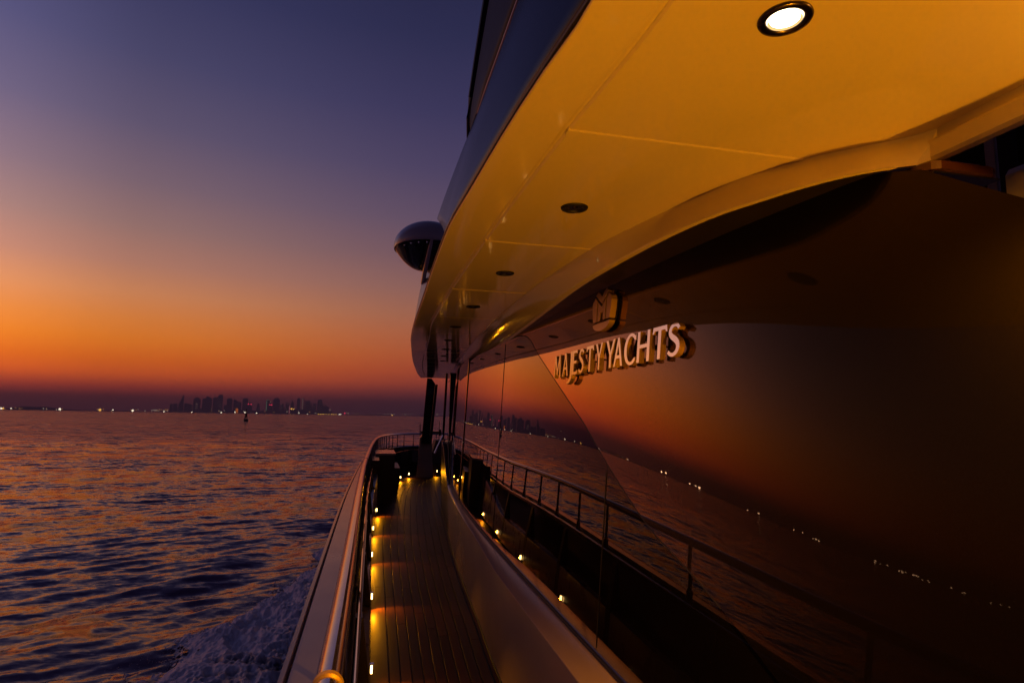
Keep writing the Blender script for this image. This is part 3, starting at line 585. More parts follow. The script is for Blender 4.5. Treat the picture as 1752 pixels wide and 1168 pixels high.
# ------------------------------------------------------------------ downlights in the overhang
def spot(name, loc, aim, watts, size, blend, col, radius, parent):
    d = bpy.data.lights.new(name, 'SPOT'); d.energy = watts; d.color = col; d.spot_size = R(size); d.spot_blend = blend; d.shadow_soft_size = radius
    o = bpy.data.objects.new(name, d); o.rotation_euler = Vector(aim).to_track_quat('-Z', 'Y').to_euler(); o.location = loc; link(o, parent); return o
def downlight(x, y, lit, label):
    z = zs(y); t = empty('downlight', (x, y, z)); tag(t, label, 'ceiling light', 'round downlights along the overhang')
    b = MB(); b.lathe([(.0455, .0), (.046, -.002), (.044, -.0055), (.036, -.0065), (.030, -.004), (.0285, .004), (.0285, .012)]); b.build('bezel', M_DKSTEEL if lit else M_RUBBER, t, angle=60)
    b = MB(); n = 32; b.add([(.0285 * math.cos(2 * math.pi * k / n), .0285 * math.sin(2 * math.pi * k / n), -.001 if lit else -.0012) for k in range(n)], [tuple(range(n - 1, -1, -1))]); b.build('lens', M_LENS_ON if lit else M_LENS_OFF, t, smooth=False)
    if lit:
        b = MB(); b.lathe([(.0285, -.0045), (.0245, -.0016)], n=32); b.build('reflector', M_REFL, t)
    if not lit:
        b = MB(); b.lathe([(.0, -.0035), (.009, -.0035), (.012, -.0012)], n=20); b.build('lamp_capsule', M_DKSTEEL, t)
    else:
        spot('downlight_beam', (0, 0, -.012), (0, 0, -1), LIT_DOWNLIGHT_W, 122, 1.0, WARM, .03, t)
names = ['lit round downlight glowing white in the cream overhang near the top edge', 'unlit dark downlight in the overhang panel just beyond the glowing one', 'unlit downlight in the third overhang panel, two beyond the glowing light',
         'small unlit downlight three along from the glowing light', 'small unlit downlight four along from the glowing light', 'small unlit downlight five along from the glowing light', 'tiny unlit downlight six along from the glowing light', 'tiny unlit downlight seven along from the glowing light', 'tiny unlit downlight farthest forward in the overhang']
for i, (x, y) in enumerate([(.674, .838), (.629, 1.839), (.602, 2.805), (.599, 3.745), (.612, 4.70), (.68, 5.7), (.77, 6.7), (.87, 7.75), (.98, 8.85)]):
    downlight(x, y, i == 0, names[i])
# lamp on the beam by the aft opening, just beyond the frame, whose glow reaches the ceiling and the panel
t = empty('beam_lamp', (1.262, .50, 2.30)); tag(t, 'small round lamp on the beam beside the aft opening', 'wall light')
b = MB(); b.lathe([(.0, .0), (.03, .0), (.032, .008), (.024, .012), (.0, .012)], n=24); o = b.build('base', M_STEEL, t); o.rotation_euler = (0, R(-90), 0)
b = MB(); b.lathe([(.022, .012), (.018, .026), (.009, .033), (.0, .035)], n=24); o = b.build('lamp_dome', M_LENS_ON, t); o.rotation_euler = (0, R(-90), 0)
d = bpy.data.lights.new('beam_lamp_glow', 'POINT'); d.energy = BEAM_LAMP_W; d.color = WARM; d.shadow_soft_size = .02
o = bpy.data.objects.new('beam_lamp_glow', d); o.location = (-.06, 0, -.01); link(o, t)

# added fill light, out of view at deck level: it washes the overhang with warm light
t = empty('fill_uplight', (.55, -.30, .0)); tag(t, 'added unseen fill light at deck level beside the camera', 'deck light')
b = MB(); b.lathe([(.07, .0), (.069, .008), (.052, .011), (.050, .004), (.050, .0)], n=32); b.build('bezel', M_STEEL, t)
b = MB(); n = 32; b.add([(.05 * math.cos(2 * math.pi * k / n), .05 * math.sin(2 * math.pi * k / n), .006) for k in range(n)], [tuple(range(n))]); b.build('lens', M_LENS_ON, t, smooth=False)
spot('fill_uplight_beam', (0, 0, .02), (.06, .30, 1), FILL_UPLIGHT_W, 134, .8, WARM, .05, t)
b = MB(); b.box(.0, 1.3, -1.45, -1.36, 0, 2.34); b.build('aft_bulkhead', M_GEL, yacht, smooth=False)

# ------------------------------------------------------------------ deck-edge courtesy lamps
def deck_lamp(x, y, label, face=(1, 0, 0), z=.10, watts=None):
    t = empty('deck_lamp', (x, y, z)); tag(t, label, 'deck light', 'courtesy lamps along the deck edge')
    d = Vector(face).normalized(); t.rotation_euler = (0, 0, math.atan2(d.y, d.x))
    b = MB(); b.box(-.012, .006, -.013, .015, -.034, .034); b.box(.006, .024, -.012, .018, .030, .035); b.box(.006, .020, .012, .017, -.034, .030); b.build('housing', M_STEEL, t, smooth=False)
    b = MB(); b.box(.0062, .018, -.006, .008, -.022, .022); b.build('lens', M_DECKLENS, t, smooth=False)
    spot('deck_lamp_beam', (.03, -.02, .0), (.50, -.62, -.62), watts or DECK_LAMP_W, 124, .5, WARM, .008, t)
    spot('deck_lamp_spill', (.03, .0, .0), (.8, .1, -.3), (watts or DECK_LAMP_W) * .1, 165, 1.0, WARM, .012, t)
dl = ['nearest deck-edge lamp, low on the bulwark at the bottom of the picture', 'second deck-edge lamp from the bottom, low on the bulwark', 'third deck-edge lamp from the bottom, low on the bulwark', 'fourth deck-edge lamp from the bottom, low on the bulwark', 'fifth deck-edge lamp from the bottom, just before the beige locker']
for i, y in enumerate([3.98, 5.505, 7.108, 8.71, 10.33]): deck_lamp(Lx(y) - .004, y, dl[i])
for i, y in enumerate([2.45, .92, -.6]): deck_lamp(Lx(y) - .004, y, ['deck-edge lamp nearest abeam of the glass, seen only as a reflection', 'deck-edge lamp abeam of the camera, below the handrail', 'deck-edge lamp farthest aft below the handrail'][i])
deck_lamp(.735, 15.62, 'left lamp of the pair glowing at the bow bulwark beyond the locker', (.75, -.65, 0))
deck_lamp(1.0, 16.5, 'right lamp of the pair glowing at the bow bulwark beyond the locker', (.55, -.8, 0))
deck_lamp(.61, 14.41, 'amber lamp high on the end of the beige locker', (.8, -.6, 0), .30)
deck_lamp(1.80, 16.93, 'wide bright lamp on the foredeck step at the end of the walkway', (0, -1, 0), .13)

# ------------------------------------------------------------------ sign
def glyphs():
    G = {}
    G['M'] = [[(0, 0), (.11, 1), (.22, 1), (.475, .36), (.73, 1), (.84, 1), (.95, 0), (.80, 0), (.735, .70), (.51, .12), (.43, .12), (.195, .70), (.10, 0)]]
    G['A'] = [[(0, 0), (.33, 1), (.47, 1), (.82, 0), (.66, 0), (.565, .28), (.225, .28), (.125, 0)], [(.265, .39), (.395, .77), (.53, .39)]]
    G['J'] = [[(.27, 1), (.42, 1), (.42, .0), (.39, -.14), (.31, -.25), (.19, -.32), (.04, -.36), (0, -.28), (.13, -.22), (.22, -.14), (.265, -.03), (.27, .06)]]
    G['E'] = [[(0, 0), (0, 1), (.50, 1), (.52, .86), (.46, .86), (.43, .89), (.15, .89), (.15, .57), (.44, .57), (.44, .46), (.15, .46), (.15, .11), (.46, .11), (.49, .16), (.55, .16), (.53, 0)]]
    G['T'] = [[(.02, 1), (.74, 1), (.77, .80), (.71, .80), (.66, .88), (.455, .88), (.455, 0), (.305, 0), (.305, .88), (.10, .88), (.05, .80), (-.01, .80)]]
    G['Y'] = [[(-.02, 1), (.16, 1), (.385, .56), (.60, 1), (.74, 1), (.455, .45), (.455, 0), (.305, 0), (.305, .45)]]
    G['H'] = [[(0, 0), (0, 1), (.15, 1), (.15, .57), (.62, .57), (.62, 1), (.77, 1), (.77, 0), (.62, 0), (.62, .455), (.15, .455), (.15, 0)]]
    o_, i_ = [], []
    for k in range(33):
        a = R(52 + (308 - 52) * k / 32); o_.append((.47 + .47 * math.cos(a), .5 + .53 * math.sin(a)))
        a = R(60 + (300 - 60) * k / 32); i_.append((.47 + .30 * math.cos(a), .5 + .43 * math.sin(a)))
    G['C'] = [[(.80, .97), (.80, .76), (.73, .76)] [0:1] + o_ + [(.80, .04), (.80, .20), (.73, .20)][1:] + i_[::-1] + [(.73, .78), (.80, .78)]]
    pts = [(.50, .82), (.42, .905), (.30, .94), (.17, .90), (.09, .79), (.11, .67), (.21, .58), (.34, .50), (.45, .40), (.485, .27), (.43, .14), (.30, .065), (.16, .07), (.03, .16)]
    P = smooth_path(pts, .05); a_, b_ = [], []
    for i, p in enumerate(P):
        d = (P[min(i + 1, len(P) - 1)] - P[max(i - 1, 0)]).normalized(); n = Vector((-d.y, d.x, 0)); t = i / (len(P) - 1); w = .052 + .034 * math.exp(-((t - .5) / .22) ** 2)
        a_.append(((p + n * w).x, (p + n * w).y)); b_.append(((p - n * w).x, (p - n * w).y))
    G['S'] = [a_ + b_[::-1]]
    return G
GL = glyphs()
def extruded(name, loops, depth, bevel, face_m, side_m, parent):
    """flat outline (x right, y up) raised to z = depth"""
    cu = bpy.data.curves.new(name, 'CURVE'); cu.dimensions = '2D'; cu.fill_mode = 'BOTH'; cu.extrude = depth / 2; cu.bevel_depth = bevel; cu.bevel_resolution = 1
    for lp in loops:
        s_ = cu.splines.new('POLY'); s_.points.add(len(lp) - 1)
        for k, (x, y) in enumerate(lp): s_.points[k].co = (x, y, 0, 1)
        s_.use_cyclic_u = True
    tmp = bpy.data.objects.new(name, cu); COL.objects.link(tmp); bpy.context.view_layer.update()
    me = bpy.data.meshes.new_from_object(tmp.evaluated_get(bpy.context.evaluated_depsgraph_get())); bpy.data.objects.remove(tmp); bpy.data.curves.remove(cu)
    me.name = name; me.materials.clear(); me.materials.append(face_m); me.materials.append(side_m)
    for p in me.polygons:
        p.material_index = 0 if p.normal.z > .9 else 1; p.use_smooth = False
    o = bpy.data.objects.new(name, me); return link(o, parent)
def panel_frame(Y, z, off):
    """matrix whose x runs aft along the panel, y up the panel, z outboard"""
    n = Snorm(Y, z); e = 1e-3
    xa = Vector((SX(Y - e, z) - SX(Y + e, z), -2 * e, 0)).normalized(); ya = n.cross(xa).normalized(); xa = ya.cross(n)
    mm = Matrix((xa, ya, n)).transposed().to_4x4(); mm.translation = Vector((SX(Y, z), Y, z)) + n * off; return mm
sign = empty('letter_sign', (SX(2.55, 1.866), 2.55, 1.866)); tag(sign, 'raised metal MAJESTY YACHTS lettering standing off the bronze side panel', 'sign')
inv = Matrix.Translation(sign.location).inverted()
LET = [('M', 3.206, 3.094), ('A', 3.060, 2.973), ('J', 2.984, 2.911), ('E', 2.909, 2.835), ('S', 2.815, 2.748), ('T', 2.717, 2.625), ('Y', 2.601, 2.524), ('Y', 2.484, 2.393), ('A', 2.400, 2.315), ('C', 2.301, 2.200), ('H', 2.187, 2.088), ('T', 2.069, 1.963), ('S', 1.956, 1.877)]
HT = .1225
for ch, y0, y1 in LET:
    lp = GL[ch]; xs = [p[0] for q in lp for p in q]; x0, x1 = min(xs), max(xs); sx_ = (y0 - y1) / (x1 - x0)
    pts = [[((x - x0) * sx_, y * HT) for x, y in q] for q in lp]
    if ch == 'C': pts = [[((x - x0) * sx_, y * HT) for x, y in q] for q in lp]
    o = extruded('letter', pts, .022, .0007, M_LETTER, M_BRASS, sign); o['label'] = 'letter ' + ch
    o.matrix_local = inv @ panel_frame(y0, 1.866, .006 + .010 + .011)
    cxm = (y0 - y1) / 2
    b = MB(); b.tube([(cxm, .05, -.011), (cxm, .05, -.022)], .004, 8); p_ = b.build('stud', M_DKSTEEL, o)
# emblem above the lettering
emb = empty('emblem', (SX(2.55, 2.05), 2.55, 2.05)); tag(emb, 'bronze shield shaped M emblem mounted above the raised lettering', 'emblem')
inv = Matrix.Translation(emb.location).inverted(); EW, EH = .225, .176; ez = 2.058
arc = [(.5 + .42 * math.cos(R(a)), .13 + .20 * math.sin(R(a))) for a in range(0, -181, -12)]
pieces = {
    'bowl': [arc],
    'column': [[(.02, .66), (.05, .76), (.155, .855), (.25, .765), (.25, .20), (.085, .20), (.04, .45)]],
    'chevron': [[(.19, .915), (.29, 1.0), (.38, .945), (.5, .82), (.62, .945), (.71, 1.0), (.81, .915), (.5, .645)]],
    'stem': [[(.315, .715), (.5, .555), (.685, .715), (.685, .20), (.585, .20), (.585, .46), (.515, .40), (.485, .40), (.415, .46), (.415, .20), (.315, .20)]]}
pieces2 = [('bowl', pieces['bowl']), ('column', pieces['column']), ('column', [[(1 - x, y) for x, y in pieces['column'][0]][::-1]]), ('chevron', pieces['chevron']), ('stem', pieces['stem'])]
for nm, lp in pieces2:
    o = extruded(nm, [[(x * EW, y * EH) for x, y in q] for q in lp], .026, .001, M_EMBLEM, M_BRASS, emb); o.matrix_local = inv @ panel_frame(2.66, ez, .006 + .012 + .013)
o = extruded('backing', [[(.08 * EW, .2 * EH), (.06 * EW, .7 * EH), (.3 * EW, .9 * EH), (.5 * EW, .7 * EH), (.7 * EW, .9 * EH), (.94 * EW, .7 * EH), (.92 * EW, .2 * EH), (.5 * EW, 0)]], .012, 0, M_DARK, M_DARK, emb)
o.matrix_local = inv @ panel_frame(2.66, ez, .006 + .0065)

# ------------------------------------------------------------------ bow wash beside the hull
def vnoise(x, y, seed):
    rs = np.random.RandomState(seed); T = rs.rand(256, 256); xi = np.floor(x).astype(int); yi = np.floor(y).astype(int); fx = x - xi; fy = y - yi
    fx = fx * fx * (3 - 2 * fx); fy = fy * fy * (3 - 2 * fy); g_ = lambda a, c: T[a % 256, c % 256]
    return (g_(xi, yi) * (1 - fx) + g_(xi + 1, yi) * fx) * (1 - fy) + (g_(xi, yi + 1) * (1 - fx) + g_(xi + 1, yi + 1) * fx) * fy
def fbm(x, y, seed, o=6):
    s_ = 0; a = .5
    for k in range(o): s_ = s_ + a * vnoise(x * 2 ** k, y * 2 ** k, seed + k); a *= .55
    return s_
def build_foam():
    ny, nx = 900, 330
    yy = np.linspace(1.5, 21.5, ny); u = np.linspace(0, 1.3, nx); U, YY = np.meshgrid(u, yy)
    outer = np.interp(yy, [1.5, 6, 11, 13.9, 16.5, 19.2, 21.5], [-7.6, -5.8, -3.9, -2.95, -2.2, -1.6, -.8])[:, None]
    inner = .7; Xx = inner + (outer - inner) * U
    n1 = fbm(Xx * .8 + 7, YY * .55, 3); n2 = fbm(Xx * 2.6 + YY * .9, YY * 1.5 - Xx * .8, 17); n3 = fbm(Xx * 8, YY * 5, 31, 5); n4 = fbm(Xx * 30, YY * 24, 71, 3)
    edge = U + (n1 - .5) * .6 + (n2 - .5) * .30 + (n3 - .5) * .20
    body = np.clip((1.05 - edge) / .6, 0, 1) * np.clip((21 - YY) / 2.0, 0, 1)
    crest = np.exp(-((edge - .74) / .20) ** 2)
    Zz = SEA + .03 + body * (.30 * (1 - np.abs(2 * n2 - 1)) + .10 * (n3 - .4)) + .16 * crest * body + .022 * (n4 - .5)
    ramp_ = np.clip((edge - .70) / .36, 0, 1)
    keep = (edge < 1.06) & (n3 * .45 + n4 * .35 + n2 * .2 > .10 + .52 * ramp_)
    V = np.stack([Xx, YY, Zz], -1).reshape(-1, 3); idx = np.arange(ny * nx).reshape(ny, nx)
    kq = keep[:-1, :-1] & keep[1:, :-1] & keep[1:, 1:] & keep[:-1, 1:]
    q = np.stack([idx[:-1, :-1], idx[:-1, 1:], idx[1:, 1:], idx[1:, :-1]], -1)[kq]
    me = bpy.data.meshes.new('wash_foam'); me.from_pydata(V.tolist(), [], q.tolist())
    froth = np.clip(.30 + .75 * crest + .9 * (n2 - .5) + .8 * (n3 - .5), 0, 1)
    at = me.attributes.new('froth', 'FLOAT', 'POINT'); at.data.foreach_set('value', froth.ravel().astype(np.float32))
    bm = bmesh.new(); bm.from_mesh(me); bmesh.ops.delete(bm, geom=[v_ for v_ in bm.verts if not v_.link_faces], context='VERTS')
    lay = bm.verts.layers.float['froth']
    # spray droplets thrown off the crest
    for k in range(2600):
        t = rng.random(); y = 3 + 16.5 * rng.random(); xo = float(np.interp(y, yy, outer[:, 0])); x = xo + rng.gauss(.25, .35) + (.6 if rng.random() < .3 else 0)
        z = SEA + .03 + abs(rng.gauss(0, .16)); rr = rng.uniform(.003, .011)
        v4 = [bm.verts.new((x + rr * a, y + rr * c, z + rr * e)) for a, c, e in ((1, 0, -.5), (-.6, .8, -.5), (-.6, -.8, -.5), (0, 0, 1))]
        for w_ in v4: w_[lay] = .8
        for a, c, e in ((0, 1, 3), (1, 2, 3), (2, 0, 3), (0, 2, 1)): bm.faces.new((v4[a], v4[c], v4[e]))
    bm.to_mesh(me); bm.free(); me.shade_smooth()
    mt = mat('foam', (.9, .87, .9), .6, bump=(16, .3, .03)); nn = mt.node_tree.nodes; l = mt.node_tree.links; b_ = nn['Principled BSDF']
    an = nn.new('ShaderNodeAttribute'); an.attribute_name = 'froth'
    r_ = nn.new('ShaderNodeValToRGB'); e_ = r_.color_ramp.elements; e_[0].position = .08; e_[0].color = (.05, .045, .09, 1); e_[1].position = .72; e_[1].color = (.95, .92, .94, 1); l.new(an.outputs['Fac'], r_.inputs[0]); l.new(r_.outputs[0], b_.inputs['Base Color'])
    q_ = nn.new('ShaderNodeMapRange'); q_.inputs['To Min'].default_value = .12; q_.inputs['To Max'].default_value = .7; l.new(an.outputs['Fac'], q_.inputs['Value']); l.new(q_.outputs[0], b_.inputs['Roughness'])
    me.materials.append(mt)
    o = bpy.data.objects.new('wash_foam', me); link(o); tag(o, kind='stuff')
build_foam()

# ------------------------------------------------------------------ far shore
def far_dir(px, py=706):
    d = rt * (px - CX) - upv * (py - CY) + fw * F; return d
def shore_point(px, dist):
    d = far_dir(px); h = math.hypot(d.x, d.y); return Vector((d.x / h * dist, d.y / h * dist, SEA)), Vector((d.y / h, -d.x / h, 0)), Vector((d.x / h, d.y / h, 0))
D = 7300.0; PXM = D / F
M_TOWER = mat('hazy concrete and glass', (.11, .09, .12), .6, var=(.01, .3))
M_RED = emitter('red beacon', (1.0, .04, .10), 2.2, False); M_AMB = emitter('amber shore light', (1.0, .50, .08), 2.6, False); M_WHT = emitter('white shore light', (1.0, .85, .62), 3.2, False); M_FARL = emitter('harbour light', (1.0, .8, .45), 34, False)
M_ORG = emitter('orange lit facade', (1.0, .22, .02), .8, False); M_GRN = emitter('green lit crown', (.35, .55, .35), .35, False); M_DIMW = emitter('dim lit windows', (1.0, .6, .45), .22, False); M_PINK = emitter('pink lit facade', (1.0, .30, .32), .5, False)
def wpx(px):      # width in px -> metres, allowing for the off-axis stretch
    return px * PXM
# (left px, right px, top px, form)
TW = [(290, 294, 692, 'box'), (296, 302, 691.5, 'box'), (303.5, 312, 678.5, 'sail'), (315.5, 327, 691, 'slant'), (330.5, 340.5, 682.5, 'dome'), (345.5, 353, 683.5, 'box'), (352, 360.5, 680.5, 'slant'), (363.5, 370, 682, 'box'), (371.5, 379, 677.7, 'crown'), (382.5, 387, 693.5, 'box'), (387.5, 395.5, 683.3, 'box'), (399, 406, 685, 'slant'), (406.8, 411.5, 688.5, 'dome'), (414.5, 422.5, 683, 'box'), (423, 430, 689.5, 'step'), (438, 444.3, 690.7, 'taper'), (454.5, 460, 685.5, 'box'), (460.3, 465.3, 690.5, 'box'), (466.7, 477, 682.3, 'dome'), (478.6, 486, 691, 'step'), (488, 493.6, 689.6, 'box'), (496.5, 502.3, 685.5, 'spire'), (507.3, 512.6, 682.3, 'box'), (515.6, 517.7, 681.9, 'box'), (519.2, 521.2, 681.3, 'spire'), (522, 530, 686.6, 'box'), (530.6, 534.2, 689.6, 'step'), (535.2, 540.3, 690.6, 'box'), (542.3, 550.6, 684.4, 'dome'), (551.1, 555.7, 691.6, 'box'), (555.8, 561.9, 694.2, 'slant')]
ords = ['first', 'second', 'third', 'fourth', 'fifth', 'sixth', 'seventh', 'eighth', 'ninth', 'tenth', 'eleventh', 'twelfth', 'thirteenth', 'fourteenth', 'fifteenth', 'sixteenth']
forms = {'box': 'flat topped', 'sail': 'leaning sail shaped', 'slant': 'slant roofed', 'dome': 'round topped', 'crown': 'tall notched', 'step': 'stepped', 'taper': 'tapering', 'spire': 'needle topped'}
for i, (xa, xb, yt, form) in enumerate(TW):
    dist = D + rng.uniform(-350, 350) + (500 if form == 'box' and i % 3 == 0 else 0); k = dist / F
    P, e1, e2 = shore_point((xa + xb) / 2, dist); w = (xb - xa) * k * .96; base_y = 702 + (xa - 300) * .0155
    h = max(20, (base_y + 2.0 - yt) * k * 1.02); dp = min(60, w * 1.1)
    prof = {'box': [(0, 0), (1, 0), (1, .97), (.86, .97), (.86, 1), (.2, 1), (.2, .97), (0, .97)], 'sail': [(0, 0), (1, 0), (.97, .99), (.86, 1), (.5, .72), (.15, .40)], 'slant': [(0, 0), (1, 0), (1, .86), (.15, 1), (0, 1)],
            'dome': [(0, 0), (1, 0), (1, .82), (.93, .91), (.78, .98), (.5, 1), (.22, .98), (.07, .91), (0, .82)], 'crown': [(0, 0), (1, 0), (1, .93), (.9, 1), (.72, .985), (.5, .99), (.28, 1), (.1, .93), (0, .92)],
            'step': [(0, 0), (1, 0), (1, .7), (.75, .7), (.75, 1), (.3, 1), (.3, .84), (0, .84)], 'taper': [(0, 0), (1, 0), (.86, .6), (.68, .97), (.5, 1), (.32, .97), (.14, .6)], 'spire': [(0, 0), (1, 0), (.92, .72), (.68, .86), (.53, 1), (.47, 1), (.32, .86), (.08, .72)]}[form]
    n = len(prof); v = [P + e1 * ((x - .5) * w) + e2 * s_ + Vector((0, 0, z * h)) for s_ in (-dp / 2, dp / 2) for x, z in prof]
    f = [tuple(range(n)), tuple(range(2 * n - 1, n - 1, -1))] + [(q, (q + 1) % n, n + (q + 1) % n, n + q) for q in range(n)]
    side_ = ('from the left end' if i < 16 else 'from the right end'); o_ = ords[i] if i < 16 else ords[len(TW) - 1 - i]
    t = make('tower', v, f, M_TOWER, smooth=False, origin=tuple(P)); tag(t, '%s hazy tower, %s %s of the skyline' % (forms[form], o_, side_), 'tower', 'towers of the far skyline')
    # a few lit storeys on the faces turned to the sea
    def lit(x0, x1, z0, z1, m_, nm='lit_window'):
        q = P - e2 * (dp / 2 + 1.5); vv = [q + e1 * ((x - .5) * w) - P + Vector((0, 0, z * h)) for x, z in ((x0, z0), (x1, z0), (x1, z1), (x0, z1))]
        vv2 = [a - e2 * 2 for a in vv]; make(nm, vv + vv2, [(0, 1, 2, 3), (7, 6, 5, 4), (0, 4, 5, 1), (1, 5, 6, 2), (2, 6, 7, 3), (3, 7, 4, 0)], m_, t, smooth=False)
    if i in (4,): [lit(.35, .6, z, z + .05, M_DIMW) for z in (.15, .28, .42, .55)]
    if i in (16,): lit(.1, .8, .96, 1.0, M_GRN, 'lit_crown'); lit(.05, .3, .1, .9, M_GRN, 'lit_edge')
    if i in (17,): lit(-.1, .9, .80, .88, M_RED, 'beacon')
    if i in (14,): lit(.1, .35, .80, .90, M_RED, 'beacon'); lit(.65, .9, .80, .90, M_RED, 'beacon')
    if i in (11,): lit(.55, 1.05, .02, .34, M_ORG, 'lit_facade')
    if i in (20, 29): lit(.4, .7, .85, .92, M_PINK, 'beacon')
    if i in (21,): lit(-.35, -.1, -.02, .55, M_PINK, 'lit_facade'); lit(.1, .5, .32, .40, M_AMB, 'lit_sign'); lit(.6, 1.05, .32, .40, M_AMB, 'lit_sign')
    if i in (23,): lit(.2, .8, .3, .98, M_DIMW)
    if i in (19, 26, 27, 28, 8, 25): [lit(a, a + .12, z, z + .03, M_DIMW) for a, z in [(rng.uniform(.1, .8), rng.uniform(.2, .9)) for _ in range(5)]]
# low buildings along the waterfront between the towers
lows = [(318, 345, 699), (340, 372, 696), (376, 400, 699), (392, 436, 697.5), (444, 458, 699), (458, 498, 697), (484, 545, 696.5), (530, 566, 698)]
for i, (xa, xb, yt) in enumerate(lows):
    dist = D - 420 + 40 * i; k = dist / F; P, e1, e2 = shore_point((xa + xb) / 2, dist); w = (xb - xa) * k; n = 9
    v = []; f = []
    cut = sorted([0, 1] + [rng.uniform(.05, .95) for _ in range(n - 1)])
    top_ = [(704 - yt) * k * rng.uniform(.55, 1.05) for _ in range(n)]
    poly = [(0, 0)]
    for q in range(n): poly += [(cut[q], top_[q]), (cut[q + 1], top_[q])]
    poly += [(1, 0)]; m_ = len(poly)
    v = [P + e1 * ((x - .5) * w) + e2 * s_ + Vector((0, 0, z)) for s_ in (-20, 20) for x, z in poly]
    f = [tuple(range(m_)), tuple(range(2 * m_ - 1, m_ - 1, -1))] + [(q, (q + 1) % m_, m_ + (q + 1) % m_, m_ + q) for q in range(m_)]
    t = make('waterfront_block', v, f, M_TOWER, smooth=False, origin=tuple(P)); tag(t, 'low dark waterfront block with a ragged roofline, %s from the left below the towers' % ords[i], 'building', 'waterfront blocks below the skyline')
# low land and a hump of hills on the left
def land(name, prof, dist, material):
    v = []; f = []
    for i, (px_, h) in enumerate(prof):
        P, e1, e2 = shore_point(px_, dist); v += [P + Vector((0, 0, -1)), P + Vector((0, 0, h)), P + e2 * 300 + Vector((0, 0, -1))]
        if i: f += [(3 * i - 3, 3 * i, 3 * i + 1, 3 * i - 2), (3 * i - 2, 3 * i + 1, 3 * i + 2, 3 * i - 1)]
    o = make(name, v, f, material, smooth=True); tag(o, kind='structure'); return o
M_LAND = mat('hazy shore', (.045, .038, .045), .9, var=(.004, .2))
land('hills', [(-200, 4), (0, 8), (26, 22), (40, 36), (60, 30), (75, 34), (100, 20), (125, 8), (180, 4)], 7400, M_LAND)
land('shore', [(px_, 6 + 4 * math.sin(px_ * .3) + 3 * math.sin(px_ * .071)) for px_ in range(-900, 900, 12)], 7000, M_LAND)
# lights along the shore
ball = {}
def light_mesh(material):
    if material.name not in ball:
        bm = bmesh.new(); bmesh.ops.create_icosphere(bm, subdivisions=1, radius=1.0); me = bpy.data.meshes.new('shore_light'); bm.to_mesh(me); bm.free(); me.materials.append(material); ball[material.name] = me
    return ball[material.name]
def shore_light(px_, py_, r_px, material, label, group):
    d = far_dir(px_, py_); h = math.hypot(d.x, d.y); dist = 5900.0
    o = bpy.data.objects.new('shore_light', light_mesh(material)); o.location = Vector((0, 0, ZC)) + d / h * dist; s_ = r_px * dist / F; o.scale = (s_, s_, s_); link(o); tag(o, label, 'light', group); return o
base = lambda px_: 700.2 + (px_ - 120) * .0146
spec = [(2, 698.3, 1.3, M_WHT, 'amber white light at the far left end of the shore'), (5.6, 698.3, 1.1, M_AMB, 'yellow light next to the leftmost shore light'), (19, 698.3, .9, M_WHT, 'white light just left of the low hills'), (102.5, 699.6, 1.7, M_WHT, 'brightest white light on the shore below the right foot of the hills'),
        (171, 700.8, 1.8, M_AMB, 'big orange light halfway between the hills and the skyline'), (193, 701, 1.0, M_WHT, 'white light right of the big orange shore light'), (227, 702, 1.6, M_WHT, 'bright white light well left of the skyline'), (280.5, 704, 1.0, M_WHT, 'white light at the left foot of the skyline'),
        (328, 704.9, .9, M_WHT, 'white light under the slant roofed tower at the skyline left'), (378.6, 705.3, 1.0, M_WHT, 'white light under the tallest notched tower'), (402, 704.8, .9, M_WHT, 'white light at the foot of the orange lit facade'), (419, 705.2, 1.2, M_WHT, 'white light directly above the buoy'), (439, 706.3, 1.0, M_WHT, 'white light right of the buoy'), (526, 708.5, .9, M_WHT, 'white light left of the yellow pier lights'),
        (511.5, 706, .8, M_WHT, 'white light below the flat topped tower right of centre'), (565, 701, 1.6, M_DIMW, 'pale lit low roof at the right end of the skyline'), (580.5, 709, 1.2, M_WHT, 'white light at the right end of the yellow pier lights'), (583, 709, 1.0, M_WHT, 'outer white light beyond the yellow pier lights'), (590, 706.5, 1.3, M_RED, 'red beacon right of the yellow pier lights'), (671, 710.5, 1.3, M_AMB, 'amber light on the shore just left of the gate post')]
for a in spec: shore_light(*a, 'single bright lights on the far shore')
for k, px_ in enumerate([545, 548.5, 551, 553.5, 558, 562.5, 567.5, 571.5, 574.5]): shore_light(px_, 708.7 + k * .03, .95 if k % 3 else 1.2, M_AMB, '%s yellow light from the left in the row along the far pier' % ords[k], 'yellow lights along the far pier')
dim_a = emitter('dim amber shore light', (1.0, .42, .10), .55, False); dim_w = emitter('dim white shore light', (1.0, .75, .55), .6, False)
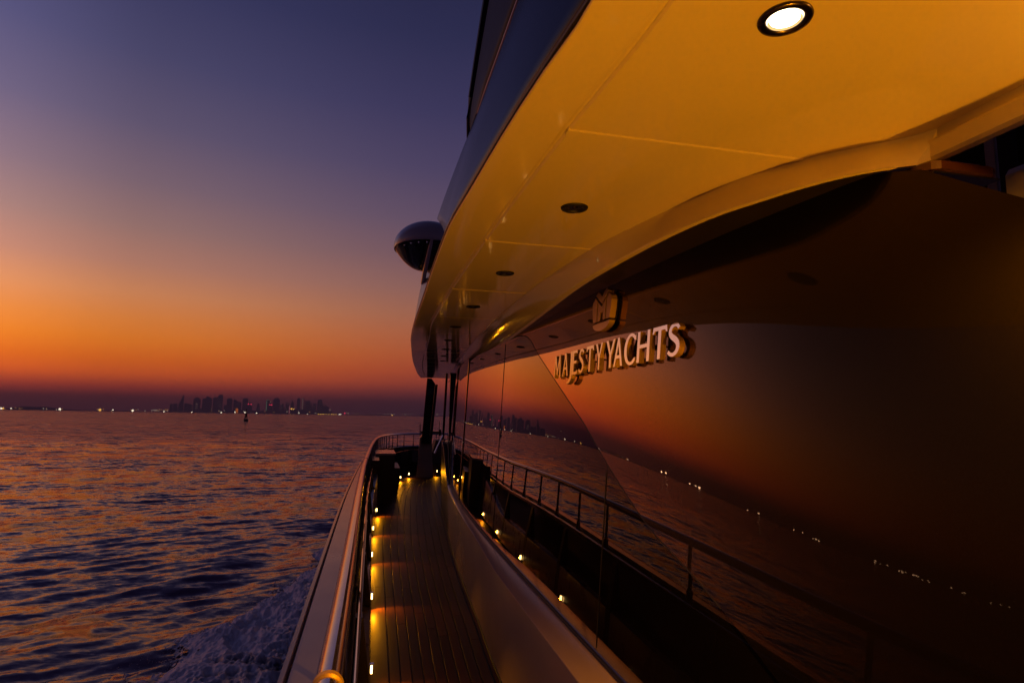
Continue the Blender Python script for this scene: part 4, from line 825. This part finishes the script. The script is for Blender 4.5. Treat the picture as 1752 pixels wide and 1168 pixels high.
for k in range(46):
    px_ = rng.choice([rng.uniform(8, 120), rng.uniform(130, 290), rng.uniform(260, 288), rng.uniform(300, 540)])
    shore_light(px_, base(px_) + rng.uniform(-2.2, .6), rng.uniform(.6, 1.0), rng.choice([dim_a, dim_a, dim_w]), 'small dim light among many scattered along the far shoreline', 'dim lights along the far shore')
for k in range(26):
    px_ = rng.uniform(592, 765); shore_light(px_, base(px_) + rng.uniform(-1.4, .8), rng.uniform(.5, .9), rng.choice([dim_a, dim_w]), 'small dim light on the shore to the right of the skyline', 'dim lights on the shore right of the skyline')
for az, n_ in ((-31, 2), (-33.5, 5), (-38.5, 2), (-41.5, 2), (-43, 3), (-46, 3), (-47.5, 6), (-49, 7), (-51, 4), (-53, 3), (-55, 3), (-58, 3)):
    for q in range(n_):
        a_ = R(az + rng.uniform(-.6, .6)); o = bpy.data.objects.new('shore_light', light_mesh(M_FARL)); dd = 5900
        o.location = (math.sin(a_) * dd, math.cos(a_) * dd, rng.uniform(0, 22)); r_ = rng.uniform(5, 9.5); o.scale = (r_, r_, r_); link(o); tag(o, 'light on the shore to port, seen only in the bronze panel', 'light', 'shore lights to port of the frame')

# ------------------------------------------------------------------ channel buoy
P, e1, e2 = shore_point(421.5, 330); buoy = empty('channel_buoy', tuple(P)); tag(buoy, 'dark channel buoy floating in front of the skyline', 'buoy')
b = MB(); b.lathe([(.0, -.6), (1.0, -.5), (1.1, .2), (1.05, .9), (.9, 1.3), (.0, 1.4)], n=24); b.build('float', M_DARK, buoy)
b = MB()
for k in range(4):
    a = R(45 + 90 * k); b.tube([(.75 * math.cos(a), .75 * math.sin(a), 1.3), (.28 * math.cos(a), .28 * math.sin(a), 4.9)], .09, 6)
b.box(-.5, .5, -.03, .03, 2.0, 3.9); b.box(-.03, .03, -.5, .5, 2.0, 3.9); b.box(-.36, .36, -.36, .36, 4.85, 4.98); b.build('tower_frame', M_DARK, buoy, smooth=False)
b = MB(); b.lathe([(.22, 4.98), (.22, 5.5), (.30, 5.55), (.12, 5.9), (.03, 6.4), (.0, 6.6)], n=14); b.build('lantern', M_DARK, buoy)
